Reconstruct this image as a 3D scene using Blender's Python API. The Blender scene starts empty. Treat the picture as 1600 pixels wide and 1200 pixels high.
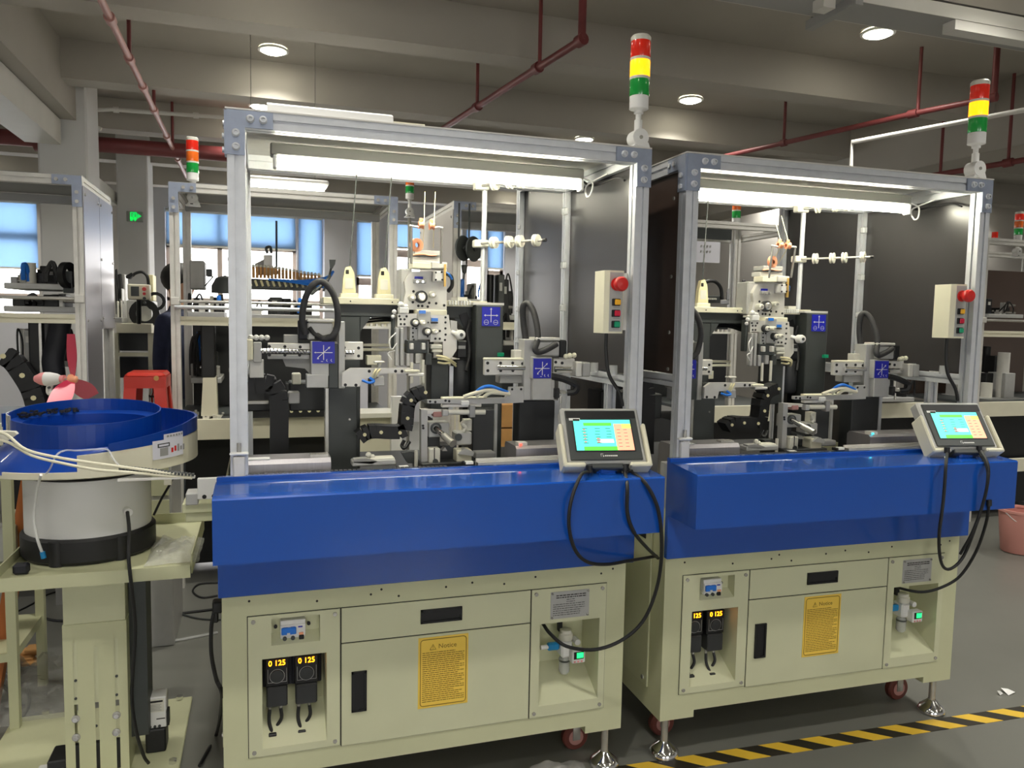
import bpy, math, random
from mathutils import Vector, Matrix
random.seed(7)
S = bpy.context.scene
COL = S.collection
# ------------------------------------------------------------------ camera, world, exposure
cam_d = bpy.data.cameras.new('camera'); cam_d.sensor_width = 36; cam_d.lens = 27.149; cam_d.clip_start = .05
cam = bpy.data.objects.new('camera', cam_d); COL.objects.link(cam); S.camera = cam
def camera_matrix(yaw, pitch, roll, loc):
    f = Vector((math.sin(yaw)*math.cos(pitch), math.cos(yaw)*math.cos(pitch), math.sin(pitch)))
    r = Vector((math.cos(yaw), -math.sin(yaw), 0)); u = r.cross(f)
    r2 = math.cos(roll)*r+math.sin(roll)*u; u2 = -math.sin(roll)*r+math.cos(roll)*u
    m = Matrix((r2, u2, -f)).transposed().to_4x4(); m.translation = loc
    return m
cam.matrix_world = camera_matrix(.3144, -.0825, .0187, Vector((.1075, -2.1691, 1.45)))
W = bpy.data.worlds.new('world'); S.world = W; W.use_nodes = True
W.node_tree.nodes['Background'].inputs[0].default_value = (1, .98, .95, 1)
W.node_tree.nodes['Background'].inputs[1].default_value = 9.0
S.view_settings.view_transform = 'Standard'; S.view_settings.look = 'None'
S.view_settings.gamma = 1; S.view_settings.use_curve_mapping = False
S.view_settings.exposure = 0.1
CEILING_WATTS = 14.0     # each ceiling downlight
TUBE_POWER = 62.0        # emission of the machine tube lights
# ------------------------------------------------------------------ materials
def lin(c):
    return tuple(((x/255)/12.92 if x <= 10 else ((x/255+.055)/1.055)**2.4) for x in c)
MATS = {}
def mat(name, rgb, rough=.5, metal=0, noise=0, scale=20, bump=0, stretch=None, emit=0, coat=0, trans=0, alpha=1, spec=.5, tint=None):
    m = bpy.data.materials.new(name); m.use_nodes = True; nt = m.node_tree; b = nt.nodes['Principled BSDF']
    c = lin(rgb)+(1,)
    b.inputs['Base Color'].default_value = c; b.inputs['Roughness'].default_value = rough; b.inputs['Metallic'].default_value = metal
    b.inputs['Specular IOR Level'].default_value = spec; b.inputs['Coat Weight'].default_value = coat
    b.inputs['Transmission Weight'].default_value = trans; b.inputs['Alpha'].default_value = alpha
    if emit:
        b.inputs['Emission Color'].default_value = (lin(tint)+(1,)) if tint else c; b.inputs['Emission Strength'].default_value = emit
    if noise or bump:
        tc = nt.nodes.new('ShaderNodeTexCoord'); mp = nt.nodes.new('ShaderNodeMapping'); n = nt.nodes.new('ShaderNodeTexNoise')
        if stretch: mp.inputs['Scale'].default_value = stretch
        n.inputs['Scale'].default_value = scale; n.inputs['Detail'].default_value = 4
        nt.links.new(tc.outputs['Object'], mp.inputs[0]); nt.links.new(mp.outputs[0], n.inputs[0])
        if noise:
            r = nt.nodes.new('ShaderNodeMapRange'); r.inputs[1].default_value = .3; r.inputs[2].default_value = .7
            r.inputs[3].default_value = 1-noise; r.inputs[4].default_value = 1+noise
            h = nt.nodes.new('ShaderNodeHueSaturation'); h.inputs['Color'].default_value = c
            nt.links.new(n.outputs[0], r.inputs[0]); nt.links.new(r.outputs[0], h.inputs['Value']); nt.links.new(h.outputs[0], b.inputs['Base Color'])
        if bump:
            bp_ = nt.nodes.new('ShaderNodeBump'); bp_.inputs['Strength'].default_value = bump; bp_.inputs['Distance'].default_value = .002
            nt.links.new(n.outputs[0], bp_.inputs['Height']); nt.links.new(bp_.outputs[0], b.inputs['Normal'])
    MATS[name] = m
    return m
def M_(n): return MATS[n]
mat('beige', (198, 199, 163), .42, noise=.03, scale=6)
mat('beige2', (204, 205, 172), .45, noise=.03, scale=6)
mat('seam', (40, 40, 34), .8)
mat('blue', (22, 78, 170), .2, coat=.5, noise=.02, scale=4)
mat('bowl_blue', (6, 58, 146), .32, coat=.3)
mat('alu', (206, 209, 214), .38, .3, noise=.05, scale=30)
mat('alu_plate', (212, 210, 204), .42, .2, noise=.05, scale=25)
mat('steel', (196, 194, 188), .25, .6, noise=.06, scale=40)
mat('chrome', (230, 230, 230), .1, 1)
mat('brushed', (158, 155, 158), .36, .75, noise=.05, scale=18, stretch=(20, 20, .6))
mat('bracket', (152, 161, 180), .4, .4, noise=.05, scale=40)
mat('smoke_panel', (57, 55, 55), .3, noise=.06, scale=5)
mat('brown_panel', (66, 52, 44), .28, noise=.06, scale=5)
mat('charcoal', (62, 66, 66), .5, noise=.06, scale=15)
mat('charcoal2', (48, 50, 52), .5, noise=.08, scale=15)
mat('black', (18, 19, 22), .5)
mat('rubber', (24, 24, 26), .55, noise=.1, scale=60)
mat('hose', (52, 52, 54), .6, noise=.1, scale=80, bump=.3)
mat('navyblack', (22, 24, 34), .6)
mat('white', (226, 226, 224), .4)
mat('offwhite', (214, 212, 200), .45)
mat('cream', (222, 218, 196), .5, noise=.03, scale=10)
mat('ivory', (226, 218, 176), .5)
mat('grey', (150, 150, 148), .5)
mat('greyplate', (176, 176, 174), .45, .2, noise=.04, scale=30)
mat('sign_blue', (22, 30, 168), .4)
mat('ink', (30, 28, 24), .7)
mat('lamp_housing', (118, 118, 114), .5)
mat('notice_yellow', (238, 202, 84), .5)
mat('notice_ink', (128, 98, 28), .7)
mat('red', (206, 40, 36), .35)
mat('btn_red', (200, 24, 60), .35)
mat('btn_yellow', (236, 176, 40), .35)
mat('btn_green', (20, 150, 110), .35)
mat('lens_red', (214, 40, 24), .2, coat=.6, emit=.15)
mat('lens_green', (20, 140, 56), .2, coat=.6, emit=.12)
mat('lens_amber', (255, 170, 20), .25, emit=2.4, tint=(255, 150, 12))
mat('lens_amber_off', (236, 110, 30), .25, coat=.5)
mat('tube_glow', (255, 255, 246), .4, emit=TUBE_POWER, tint=(255, 250, 226))
mat('lamp_glow', (255, 255, 246), .4, emit=30, tint=(255, 250, 228))
mat('digit', (255, 170, 30), .4, emit=6, tint=(255, 150, 16))
mat('led_green', (30, 240, 110), .4, emit=2.2)
mat('led_white', (230, 255, 250), .4, emit=3)
mat('led_red', (255, 60, 40), .4, emit=4)
mat('led_cyan', (40, 220, 240), .4, emit=4)
mat('scr_cyan', (96, 226, 206), .3, emit=.95, tint=(96, 226, 206))
mat('scr_orange', (250, 176, 142), .3, emit=.95, tint=(250, 172, 138))
mat('scr_green', (96, 226, 70), .3, emit=.95, tint=(96, 226, 70))
mat('scr_pink', (250, 214, 220), .3, emit=.95, tint=(250, 214, 220))
mat('scr_ink', (70, 150, 150), .3, emit=.6, tint=(70, 150, 150))
mat('scr_redink', (220, 110, 100), .3, emit=.7, tint=(220, 110, 100))
mat('scr_yellow', (220, 230, 110), .3, emit=.95, tint=(220, 230, 110))
mat('tube_blue', (40, 120, 220), .3)
mat('fit_blue', (20, 130, 190), .35)
mat('brass', (220, 180, 100), .35, .4)
mat('pipe_red', (112, 50, 50), .45, noise=.08, scale=8)
mat('pipe_pink', (176, 128, 122), .5, noise=.1, scale=8)
mat('concrete', (166, 161, 152), .85, noise=.05, scale=1.5, bump=.1)
mat('wall', (206, 206, 210), .8, noise=.03, scale=1.2)
mat('column', (208, 208, 208), .8, noise=.03, scale=2)
mat('plaster', (196, 192, 186), .8, noise=.03, scale=2)
mat('stool_red', (188, 46, 32), .35)
mat('pink', (232, 150, 152), .4)
mat('hotpink', (222, 60, 92), .3, coat=.3)
mat('navy', (34, 40, 66), .85, noise=.15, scale=30)
mat('grey_cloth', (70, 78, 84), .85, noise=.15, scale=30)
mat('skin', (206, 160, 130), .6)
mat('hair', (22, 20, 20), .6)
mat('orange_wood', (176, 100, 44), .6, noise=.12, scale=10, stretch=(6, 6, .6))
mat('cardboard', (188, 140, 84), .8, noise=.08, scale=20)
mat('paper', (214, 214, 224), .8, noise=.03, scale=10)
mat('wheel_red', (104, 52, 44), .5)
mat('bucket', (214, 150, 140), .45)
mat('exit_green', (20, 230, 110), .4, emit=.6, tint=(20, 230, 100))
mat('window_frame', (206, 190, 180), .5)
mat('tray_white', (206, 204, 198), .5, noise=.03, scale=6)
mat('copper', (210, 160, 110), .4, .5)
mat('orange_pink', (246, 170, 130), .4)
def film(name, rgb, amount, rough=.15):
    m = bpy.data.materials.new(name); m.use_nodes = True; nt = m.node_tree; nt.nodes.remove(nt.nodes['Principled BSDF'])
    out = nt.nodes['Material Output']; t = nt.nodes.new('ShaderNodeBsdfTransparent'); g = nt.nodes.new('ShaderNodeBsdfPrincipled'); mx = nt.nodes.new('ShaderNodeMixShader')
    g.inputs['Base Color'].default_value = lin(rgb)+(1,); g.inputs['Roughness'].default_value = rough
    t.inputs[0].default_value = (.96, .96, .96, 1)
    mx.inputs[0].default_value = amount
    nt.links.new(t.outputs[0], mx.inputs[1]); nt.links.new(g.outputs[0], mx.inputs[2]); nt.links.new(mx.outputs[0], out.inputs[0])
    MATS[name] = m
film('plastic_bag', (225, 225, 220), .24, .1)
def crinkle():
    nt = MATS['plastic_bag'].node_tree; g = [n for n in nt.nodes if n.type == 'BSDF_PRINCIPLED'][0]
    n = nt.nodes.new('ShaderNodeTexVoronoi'); n.inputs['Scale'].default_value = 38; n.feature = 'SMOOTH_F1'
    b = nt.nodes.new('ShaderNodeBump'); b.inputs['Strength'].default_value = 1; b.inputs['Distance'].default_value = .02
    tc = nt.nodes.new('ShaderNodeTexCoord'); nt.links.new(tc.outputs['Object'], n.inputs['Vector']); nt.links.new(n.outputs[0], b.inputs['Height']); nt.links.new(b.outputs[0], g.inputs['Normal'])
crinkle()
film('glass', (235, 245, 250), .06, .02)
film('clear', (230, 232, 232), .4, .1)
def blind_material():
    m = bpy.data.materials.new('blind'); m.use_nodes = True; nt = m.node_tree; nt.nodes.remove(nt.nodes['Principled BSDF'])
    out = nt.nodes['Material Output']; t = nt.nodes.new('ShaderNodeBsdfTranslucent'); d = nt.nodes.new('ShaderNodeBsdfDiffuse'); mx = nt.nodes.new('ShaderNodeMixShader')
    t.inputs[0].default_value = (.31, .42, .55, 1); d.inputs[0].default_value = (.4, .52, .7, 1); mx.inputs[0].default_value = .2
    nt.links.new(t.outputs[0], mx.inputs[1]); nt.links.new(d.outputs[0], mx.inputs[2]); nt.links.new(mx.outputs[0], out.inputs[0])
    MATS['blind'] = m
blind_material()
def floor_material():
    m = mat('floor', (112, 112, 106), .3, noise=.08, scale=1.3, spec=.5)
    nt = m.node_tree; b = nt.nodes['Principled BSDF']
    n = nt.nodes.new('ShaderNodeTexNoise'); n.inputs['Scale'].default_value = 2.2; n.inputs['Detail'].default_value = 6
    r = nt.nodes.new('ShaderNodeMapRange'); r.inputs[3].default_value = .22; r.inputs[4].default_value = .42
    tc = nt.nodes.new('ShaderNodeTexCoord')
    nt.links.new(tc.outputs['Object'], n.inputs[0]); nt.links.new(n.outputs[0], r.inputs[0]); nt.links.new(r.outputs[0], b.inputs['Roughness'])
floor_material()
# ------------------------------------------------------------------ mesh builder
def basis(d):
    d = Vector(d).normalized(); a = Vector((0, 0, 1)) if abs(d.z) < .9 else Vector((1, 0, 0))
    x = d.cross(a).normalized(); return x, d.cross(x).normalized(), d
def smooth_path(pts, k=6):
    P = [Vector(p) for p in pts]
    if len(P) < 3: return P
    Q = [P[0]*2-P[1]]+P+[P[-1]*2-P[-2]]; out = []
    for i in range(1, len(Q)-2):
        for j in range(k):
            t = j/k; a, b, c, d = Q[i-1], Q[i], Q[i+1], Q[i+2]
            out.append(.5*((2*b)+(c-a)*t+(2*a-5*b+4*c-d)*t*t+(3*b-a-3*c+d)*t**3))
    out.append(P[-1]); return out
class MB:
    def __init__(s): s.v = []; s.f = []
    def add(s, vs, fs):
        o = len(s.v); s.v += [tuple(v) for v in vs]; s.f += [tuple(i+o for i in f) for f in fs]; return s
    def box(s, x0, x1, y0, y1, z0, z1, c=0):
        if x0 > x1: x0, x1 = x1, x0
        if y0 > y1: y0, y1 = y1, y0
        if z0 > z1: z0, z1 = z1, z0
        c = min(c, (x1-x0)*.45, (y1-y0)*.45, (z1-z0)*.45)
        if c <= 0:
            return s.add([(x0,y0,z0),(x1,y0,z0),(x1,y1,z0),(x0,y1,z0),(x0,y0,z1),(x1,y0,z1),(x1,y1,z1),(x0,y1,z1)],
                         [(0,3,2,1),(4,5,6,7),(0,1,5,4),(1,2,6,5),(2,3,7,6),(3,0,4,7)])
        vs = []; idx = {}
        for i, X in enumerate((x0, x1)):
            for j, Y in enumerate((y0, y1)):
                for k, Z in enumerate((z0, z1)):
                    sx, sy, sz = 1-2*i, 1-2*j, 1-2*k
                    for a, p in enumerate(((X, Y+sy*c, Z+sz*c), (X+sx*c, Y, Z+sz*c), (X+sx*c, Y+sy*c, Z))):
                        idx[i,j,k,a] = len(vs); vs.append(p)
        fs = []
        for i in (0, 1):
            q = [idx[i,0,0,0], idx[i,1,0,0], idx[i,1,1,0], idx[i,0,1,0]]; fs.append(q if i else q[::-1])
            q = [idx[0,i,0,1], idx[1,i,0,1], idx[1,i,1,1], idx[0,i,1,1]]; fs.append(q[::-1] if i else q)
            q = [idx[0,0,i,2], idx[1,0,i,2], idx[1,1,i,2], idx[0,1,i,2]]; fs.append(q if i else q[::-1])
        for j in (0, 1):
            for k in (0, 1):
                fs.append([idx[0,j,k,1], idx[1,j,k,1], idx[1,j,k,2], idx[0,j,k,2]])
                fs.append([idx[j,0,k,0], idx[j,1,k,0], idx[j,1,k,2], idx[j,0,k,2]])
                fs.append([idx[j,k,0,0], idx[j,k,1,0], idx[j,k,1,1], idx[j,k,0,1]])
        for i in (0, 1):
            for j in (0, 1):
                for k in (0, 1): fs.append([idx[i,j,k,0], idx[i,j,k,1], idx[i,j,k,2]])
        return s.add(vs, fs)
    def fb(s, x0, x1, z0, z1, y0, y1, c=0): return s.box(x0, x1, y0, y1, z0, z1, c)
    def cyl(s, p0, p1, r, n=14, r2=None, caps=True):
        p0, p1 = Vector(p0), Vector(p1); x, y, d = basis(p1-p0); r2 = r if r2 is None else r2
        vs = []
        for p, q in ((p0, r), (p1, r2)):
            for i in range(n):
                a = 2*math.pi*i/n; vs.append(p+(x*math.cos(a)+y*math.sin(a))*q)
        fs = [(i, (i+1) % n, n+(i+1) % n, n+i) for i in range(n)]
        if caps: fs += [tuple(range(n))[::-1], tuple(range(n, 2*n))]
        return s.add(vs, fs)
    def tube(s, pts, r, n=8, k=6, caps=True):
        P = smooth_path(pts, k) if k > 1 else [Vector(p) for p in pts]
        vs = []; up = None
        for i, p in enumerate(P):
            d = (P[min(i+1, len(P)-1)]-P[max(i-1, 0)])
            if d.length < 1e-9: d = Vector((0, 0, 1))
            d.normalize()
            if up is None: x, y, _ = basis(d)
            else:
                x = up-d*up.dot(d)
                if x.length < 1e-6: x = basis(d)[0]
                x.normalize(); y = d.cross(x)
            up = x
            for j in range(n):
                a = 2*math.pi*j/n; vs.append(p+(x*math.cos(a)+y*math.sin(a))*r)
        fs = [(i*n+j, i*n+(j+1) % n, (i+1)*n+(j+1) % n, (i+1)*n+j) for i in range(len(P)-1) for j in range(n)]
        if caps: fs += [tuple(range(n))[::-1], tuple(range((len(P)-1)*n, len(P)*n))]
        return s.add(vs, fs)
    def lathe(s, prof, c=(0,0,0), axis=(0,0,1), n=24, a0=0, a1=2*math.pi, caps=False):
        x, y, d = basis(axis); c = Vector(c); full = abs(a1-a0-2*math.pi) < 1e-6; m = n if full else n+1
        vs = []
        for r, h in prof:
            for i in range(m):
                a = a0+(a1-a0)*i/n; vs.append(c+d*h+(x*math.cos(a)+y*math.sin(a))*max(r, 1e-5))
        fs = [(q*m+i, q*m+(i+1) % m, (q+1)*m+(i+1) % m, (q+1)*m+i) for q in range(len(prof)-1) for i in range(n)]
        return s.add(vs, fs)
    def prism(s, poly, y0, y1, plane='xz'):
        n = len(poly)
        mp = {'xz': lambda a, b, t: (a, t, b), 'xy': lambda a, b, t: (a, b, t), 'yz': lambda a, b, t: (t, a, b)}[plane]
        vs = [mp(a, b, y0) for a, b in poly]+[mp(a, b, y1) for a, b in poly]
        return s.add(vs, [tuple(range(n)), tuple(range(n, 2*n))[::-1]]+[(i, n+i, n+(i+1) % n, (i+1) % n) for i in range(n)])
    def sphere(s, c, r, n=12, m=8, sc=(1,1,1)):
        c = Vector(c); vs = [c+Vector((0,0,r*sc[2]))]
        for i in range(1, m):
            t = math.pi*i/m
            for j in range(n):
                a = 2*math.pi*j/n; vs.append(c+Vector((r*sc[0]*math.sin(t)*math.cos(a), r*sc[1]*math.sin(t)*math.sin(a), r*sc[2]*math.cos(t))))
        vs.append(c-Vector((0,0,r*sc[2]))); fs = [(0, 1+j, 1+(j+1) % n) for j in range(n)]
        for i in range(m-2):
            for j in range(n): a = 1+i*n; fs.append((a+j, a+n+j, a+n+(j+1) % n, a+(j+1) % n))
        a = 1+(m-2)*n; fs += [(a+(j+1) % n, a+j, len(vs)-1) for j in range(n)]
        return s.add(vs, fs)
    def quad(s, *p): return s.add(p, [tuple(range(len(p)))])
    def extr(s, p0, p1, w, h=None):
        """slotted aluminium extrusion along an axis, w x h section"""
        h = h or w; p0, p1 = Vector(p0), Vector(p1); d = (p1-p0).normalized()
        ax = max(range(3), key=lambda i: abs(d[i])); u = Vector((0,0,0)); v = Vector((0,0,0)); u[(ax+1) % 3] = 1; v[(ax+2) % 3] = 1
        g, t, q = .11, .16, .0
        a, b = w/2, h/2; gw, gh = .004, .004
        pr = []
        for sx, sy, horiz in ((1,-1,0),(1,1,1),(-1,1,0),(-1,-1,1)): pass
        sec = [(-a,-b),(-gw,-b),(-gw,-b+.007),(gw,-b+.007),(gw,-b),(a,-b),(a,-gh),(a-.007,-gh),(a-.007,gh),(a,gh),(a,b),(gw,b),(gw,b-.007),(-gw,b-.007),(-gw,b),(-a,b),(-a,gh),(-a+.007,gh),(-a+.007,-gh),(-a,-gh)]
        n = len(sec); vs = [p0+u*x+v*y for x, y in sec]+[p1+u*x+v*y for x, y in sec]
        fs = [(i, (i+1) % n, n+(i+1) % n, n+i) for i in range(n)]+[tuple(range(n))[::-1], tuple(range(n, 2*n))]
        return s.add(vs, fs)
    def grid_face(s, x0, x1, z0, z1, y, holes):
        """a vertical face in the xz plane with rectangular holes"""
        xs = sorted({x0, x1, *[h[0] for h in holes], *[h[1] for h in holes]}); zs = sorted({z0, z1, *[h[2] for h in holes], *[h[3] for h in holes]})
        for i in range(len(xs)-1):
            for j in range(len(zs)-1):
                cx, cz = (xs[i]+xs[i+1])/2, (zs[j]+zs[j+1])/2
                if any(h[0] < cx < h[1] and h[2] < cz < h[3] for h in holes): continue
                s.quad((xs[i],y,zs[j]), (xs[i+1],y,zs[j]), (xs[i+1],y,zs[j+1]), (xs[i],y,zs[j+1]))
        return s
    def xform(s, m): s.v = [tuple(m @ Vector(v)) for v in s.v]; return s
    def build(s, name, material, parent=None, smooth=False, label=None, off=None, kind=None):
        me = bpy.data.meshes.new(name)
        o = Vector(parent['_off']) if parent is not None and '_off' in parent else Vector((0,0,0))
        if off is not None: o = Vector(off)
        me.from_pydata([(v[0]-o.x, v[1]-o.y, v[2]-o.z) for v in s.v], [], s.f); me.update()
        me.materials.append(M_(material) if isinstance(material, str) else material)
        if smooth:
            me.shade_smooth()
            me.set_sharp_from_angle(angle=math.radians(38))
        ob = bpy.data.objects.new(name, me); COL.objects.link(ob)
        if parent is not None:
            ob.parent = parent; ob['_off'] = tuple(o)
        if label: ob['label'] = label
        if kind: ob['kind'] = kind
        return ob
IDENT = Matrix.Identity(4)
def thing(name, label, cat, base=(0,0,0), M=IDENT, group=None, rot=None):
    e = bpy.data.objects.new(name, None); COL.objects.link(e); e.empty_display_size = .05
    m = M @ Matrix.Translation(Vector(base))
    if rot is not None: m = m @ rot
    e.matrix_world = m; e['_off'] = (0.,0.,0.) if rot is not None else tuple(float(b) for b in base)
    e['label'] = label; e['category'] = cat
    if group: e['group'] = group
    return e
def solo(ob, label, cat, group=None):
    ob['label'] = label; ob['category'] = cat
    if group: ob['group'] = group
    return ob
def struct(ob): ob['kind'] = 'structure'; return ob
def text_mesh(txt, size, depth=.0004):
    cu = bpy.data.curves.new('lettering', 'FONT'); cu.body = txt; cu.size = size; cu.extrude = depth; cu.align_x = 'CENTER'; cu.align_y = 'CENTER'
    cu.resolution_u = 3
    o = bpy.data.objects.new('lettering', cu); COL.objects.link(o)
    bpy.context.view_layer.update()
    me = bpy.data.meshes.new_from_object(o.evaluated_get(bpy.context.evaluated_depsgraph_get())); bpy.data.objects.remove(o)
    vs = [tuple(v.co) for v in me.vertices]; fs = [tuple(p.vertices) for p in me.polygons]; bpy.data.meshes.remove(me)
    return vs, fs
def letter(txt, size, pos, sx=1.0, depth=.0004):
    """lettering standing in the xz plane facing -y, centred on pos"""
    vs, fs = text_mesh(txt, size, depth)
    return MB().add([(pos[0]+x*sx, pos[1]-z, pos[2]+y) for x, y, z in vs], fs)
def copy_tree(o, parent=None):
    c = o.copy(); COL.objects.link(c); c.parent = parent
    for ch in list(o.children): copy_tree(ch, c)
    return c

# ------------------------------------------------------------------ the room
RX0, RX1, RY0, RY1, RZ = -6.0, 11.0, -5.5, 8.6, 3.2
struct(MB().box(RX0, RX1, RY0, RY1, -.1, 0).build('floor', 'floor'))
ceil = struct(MB().box(RX0-.1, RX1+.1, RY0-.1, RY1+.1, RZ, RZ+.12).build('ceiling', 'concrete'))
for yb in (-4.85, -3.4, -1.95, -.5, .92, 2.35, 3.78, 5.2, 6.62, 8.05):
    MB().box(RX0, RX1, yb-.19, yb, 2.95, RZ+.01).build('beam', 'concrete', ceil)
MB().box(-1.326, -1.105, RY0, 4.1, 2.776, RZ+.01).build('beam', 'concrete', ceil)
MB().box(5.1, 5.5, RY0, RY1, 2.72, RZ+.01).build('beam', 'concrete', ceil)
struct(MB().box(RX0-.1, RX0, RY0, RY1, 0, RZ).build('wall_left', 'wall'))
struct(MB().box(RX1, RX1+.1, RY0, RY1, 0, RZ).build('wall_right', 'wall'))
FILL_WINDOWS = [(-2.3, -.9, 1.0, 2.3), (.7, 2.1, 1.0, 2.3)]    # unseen windows added behind the camera for low, soft front light
struct(MB().grid_face(RX0, RX1, 0, RZ, RY0, FILL_WINDOWS).build('wall_front', 'wall'))
for i, q in enumerate(FILL_WINDOWS):
    m = MB()
    for a in ((q[0], q[0]+.05, q[2], q[3]), (q[1]-.05, q[1], q[2], q[3]), (q[0], q[1], q[2], q[2]+.05), (q[0], q[1], q[3]-.05, q[3]), ((q[0]+q[1])/2-.025, (q[0]+q[1])/2+.025, q[2], q[3])): m.box(a[0], a[1], RY0-.05, RY0+.01, a[2], a[3])
    wo = struct(m.build('window_%d' % (i+8), 'window_frame')); MB().box(q[0], q[1], RY0-.03, RY0-.024, q[2], q[3]).build('pane', 'glass', wo)  # frame and pane of an added fill-light window, out of view
YW = 8.5
wins = [(-2.827-1.1, -2.415, 1.966, [.62]), (-1.032, 0.555, 2.324, [.0, .40, .99]),
        (0.574, 0.899, 2.003, []), (1.337, 1.638, 2.018, []),
        (1.794, 2.803, 2.422, [.5]), (2.859, 3.15, 2.327, []), (3.178, 3.435, 2.185, [])]
ZS, ZT = 1.38, 2.78
wall = MB().grid_face(RX0, RX1, 0, RZ, YW, [(w[0], w[1], ZS, ZT) for w in wins])
for w in wins:
    wall.quad((w[0],YW,ZS),(w[1],YW,ZS),(w[1],YW+.14,ZS),(w[0],YW+.14,ZS)).quad((w[0],YW,ZT),(w[0],YW+.14,ZT),(w[1],YW+.14,ZT),(w[1],YW,ZT))
    wall.quad((w[0],YW,ZS),(w[0],YW+.14,ZS),(w[0],YW+.14,ZT),(w[0],YW,ZT)).quad((w[1],YW,ZS),(w[1],YW,ZT),(w[1],YW+.14,ZT),(w[1],YW+.14,ZS))
struct(wall.build('wall_back', 'wall'))
for i, (x0, x1, zb, mull) in enumerate(wins):
    f = MB(); t = .045
    f.box(x0, x0+t, YW+.09, YW+.13, ZS, ZT).box(x1-t, x1, YW+.09, YW+.13, ZS, ZT).box(x0, x1, YW+.09, YW+.13, ZS, ZS+t).box(x0, x1, YW+.09, YW+.13, ZT-t, ZT)
    xs = [x0+t]+[x0+(x1-x0)*m for m in mull if 0 < m < .95]+[x1-t]
    for m in xs[1:-1]: f.box(m-.03, m+.03, YW+.09, YW+.13, ZS, ZT)
    tr = 2.36 if x1-x0 > .5 else zb-.06
    f.box(x0, x1, YW+.09, YW+.13, tr-.07, tr+.03); f.box(x0, x1, YW+.09, YW+.13, 1.62, 1.66)
    wo = struct(f.build('window_%d' % (i+1), 'window_frame'))
    zz = [ZS+t, 1.42, tr-.07, ZT-t]
    for a in range(len(xs)-1):
        MB().box(xs[a], xs[a+1], YW+.106, YW+.112, zz[0], zz[-1]).build('pane', 'glass', wo)
    bl = thing('roller_blind', ['pale blue roller blind on the window at the far left', 'wide pale blue roller blind above the bright window behind the machines', 'narrow blue roller blind beside the far white pillar', 'blue roller blind right of the far white pillar',
        'blue roller blind left of the grey machine side panel', 'blue roller blind behind the two dark green discs', 'blue roller blind behind the row of white guide rollers'][i], 'blind', ((x0+x1)/2, YW+.05, zb), group='blue roller blinds on the far windows')
    MB().box(x0+.01, x1-.01, YW+.05, YW+.052, zb, ZT-.03).build('fabric', 'blind', bl)
    MB().cyl((x0+.01, YW+.05, ZT-.03), (x1-.01, YW+.05, ZT-.03), .022, 10).build('roller', 'offwhite', bl, True)
    MB().box(x0+.01, x1-.01, YW+.043, YW+.059, zb-.016, zb+.006).build('bottom_bar', 'offwhite', bl)
# columns and partition
struct(MB().box(-1.348, -1.04, 4.0, 4.42, 0, RZ, .012).build('column', 'column'))
struct(MB().box(-1.21, -0.933, 6.2, 6.6, 0, RZ, .012).build('column', 'column'))
struct(MB().box(-2.357-.02, -1.956+.5, 8.25, 8.5, 0, RZ).build('column', 'plaster'))
struct(MB().box(0.893, 1.294, 8.2, 8.5, 0, RZ).build('column', 'wall'))
struct(MB().box(4.9, 10.9, 6.3, 6.42, 0, RZ).build('wall_partition', 'plaster'))
struct(MB().box(4.5, 4.9, 6.1, 6.5, 0, RZ).build('column', 'column'))
# trunking and lintel at the left
d = MB().box(-1.195-.22, -1.195, RY0, 3.97, 2.597, 2.765)
solo(d.build('trunking', 'tray_white'), 'long grey white ceiling duct running to the square column', 'duct')
d = MB().box(-1.36, -1.228, 4.6, 6.4, 2.5, 2.62)
solo(d.build('trunking', 'tray_white'), 'short pale trunking below the dark red main pipe', 'duct')
# ------------------------------------------------------------------ hazard tape on the floor
def tape_material():
    m = bpy.data.materials.new('hazard'); m.use_nodes = True; nt = m.node_tree; b = nt.nodes['Principled BSDF']; b.inputs['Roughness'].default_value = .45
    tc = nt.nodes.new('ShaderNodeTexCoord'); sp = nt.nodes.new('ShaderNodeSeparateXYZ'); nt.links.new(tc.outputs['Object'], sp.inputs[0])
    a = nt.nodes.new('ShaderNodeMath'); a.operation = 'MULTIPLY_ADD'; nt.links.new(sp.outputs[1], a.inputs[0]); a.inputs[1].default_value = 1.25; nt.links.new(sp.outputs[0], a.inputs[2])
    w = nt.nodes.new('ShaderNodeMath'); w.operation = 'MULTIPLY'; nt.links.new(a.outputs[0], w.inputs[0]); w.inputs[1].default_value = 1/.165
    fr = nt.nodes.new('ShaderNodeMath'); fr.operation = 'FRACT'; nt.links.new(w.outputs[0], fr.inputs[0])
    g = nt.nodes.new('ShaderNodeMath'); g.operation = 'GREATER_THAN'; nt.links.new(fr.outputs[0], g.inputs[0]); g.inputs[1].default_value = .5
    n = nt.nodes.new('ShaderNodeTexNoise'); n.inputs['Scale'].default_value = 9; n.inputs['Detail'].default_value = 5; nt.links.new(tc.outputs['Object'], n.inputs[0])
    mx = nt.nodes.new('ShaderNodeMix'); mx.data_type = 'RGBA'; mx.inputs[6].default_value = lin((46, 42, 34))+(1,); mx.inputs[7].default_value = lin((226, 186, 60))+(1,)
    nt.links.new(g.outputs[0], mx.inputs[0])
    h = nt.nodes.new('ShaderNodeHueSaturation'); r = nt.nodes.new('ShaderNodeMapRange'); r.inputs[3].default_value = .75; r.inputs[4].default_value = 1.15
    nt.links.new(n.outputs[0], r.inputs[0]); nt.links.new(r.outputs[0], h.inputs['Value']); nt.links.new(mx.outputs[2], h.inputs['Color']); nt.links.new(h.outputs[0], b.inputs['Base Color'])
    return m
t0, t1 = Vector((1.359, -0.026, 0)), Vector((2.86, -0.086, 0))
ang = math.atan2(t1.y-t0.y, t1.x-t0.x); L = 4.6
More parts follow.
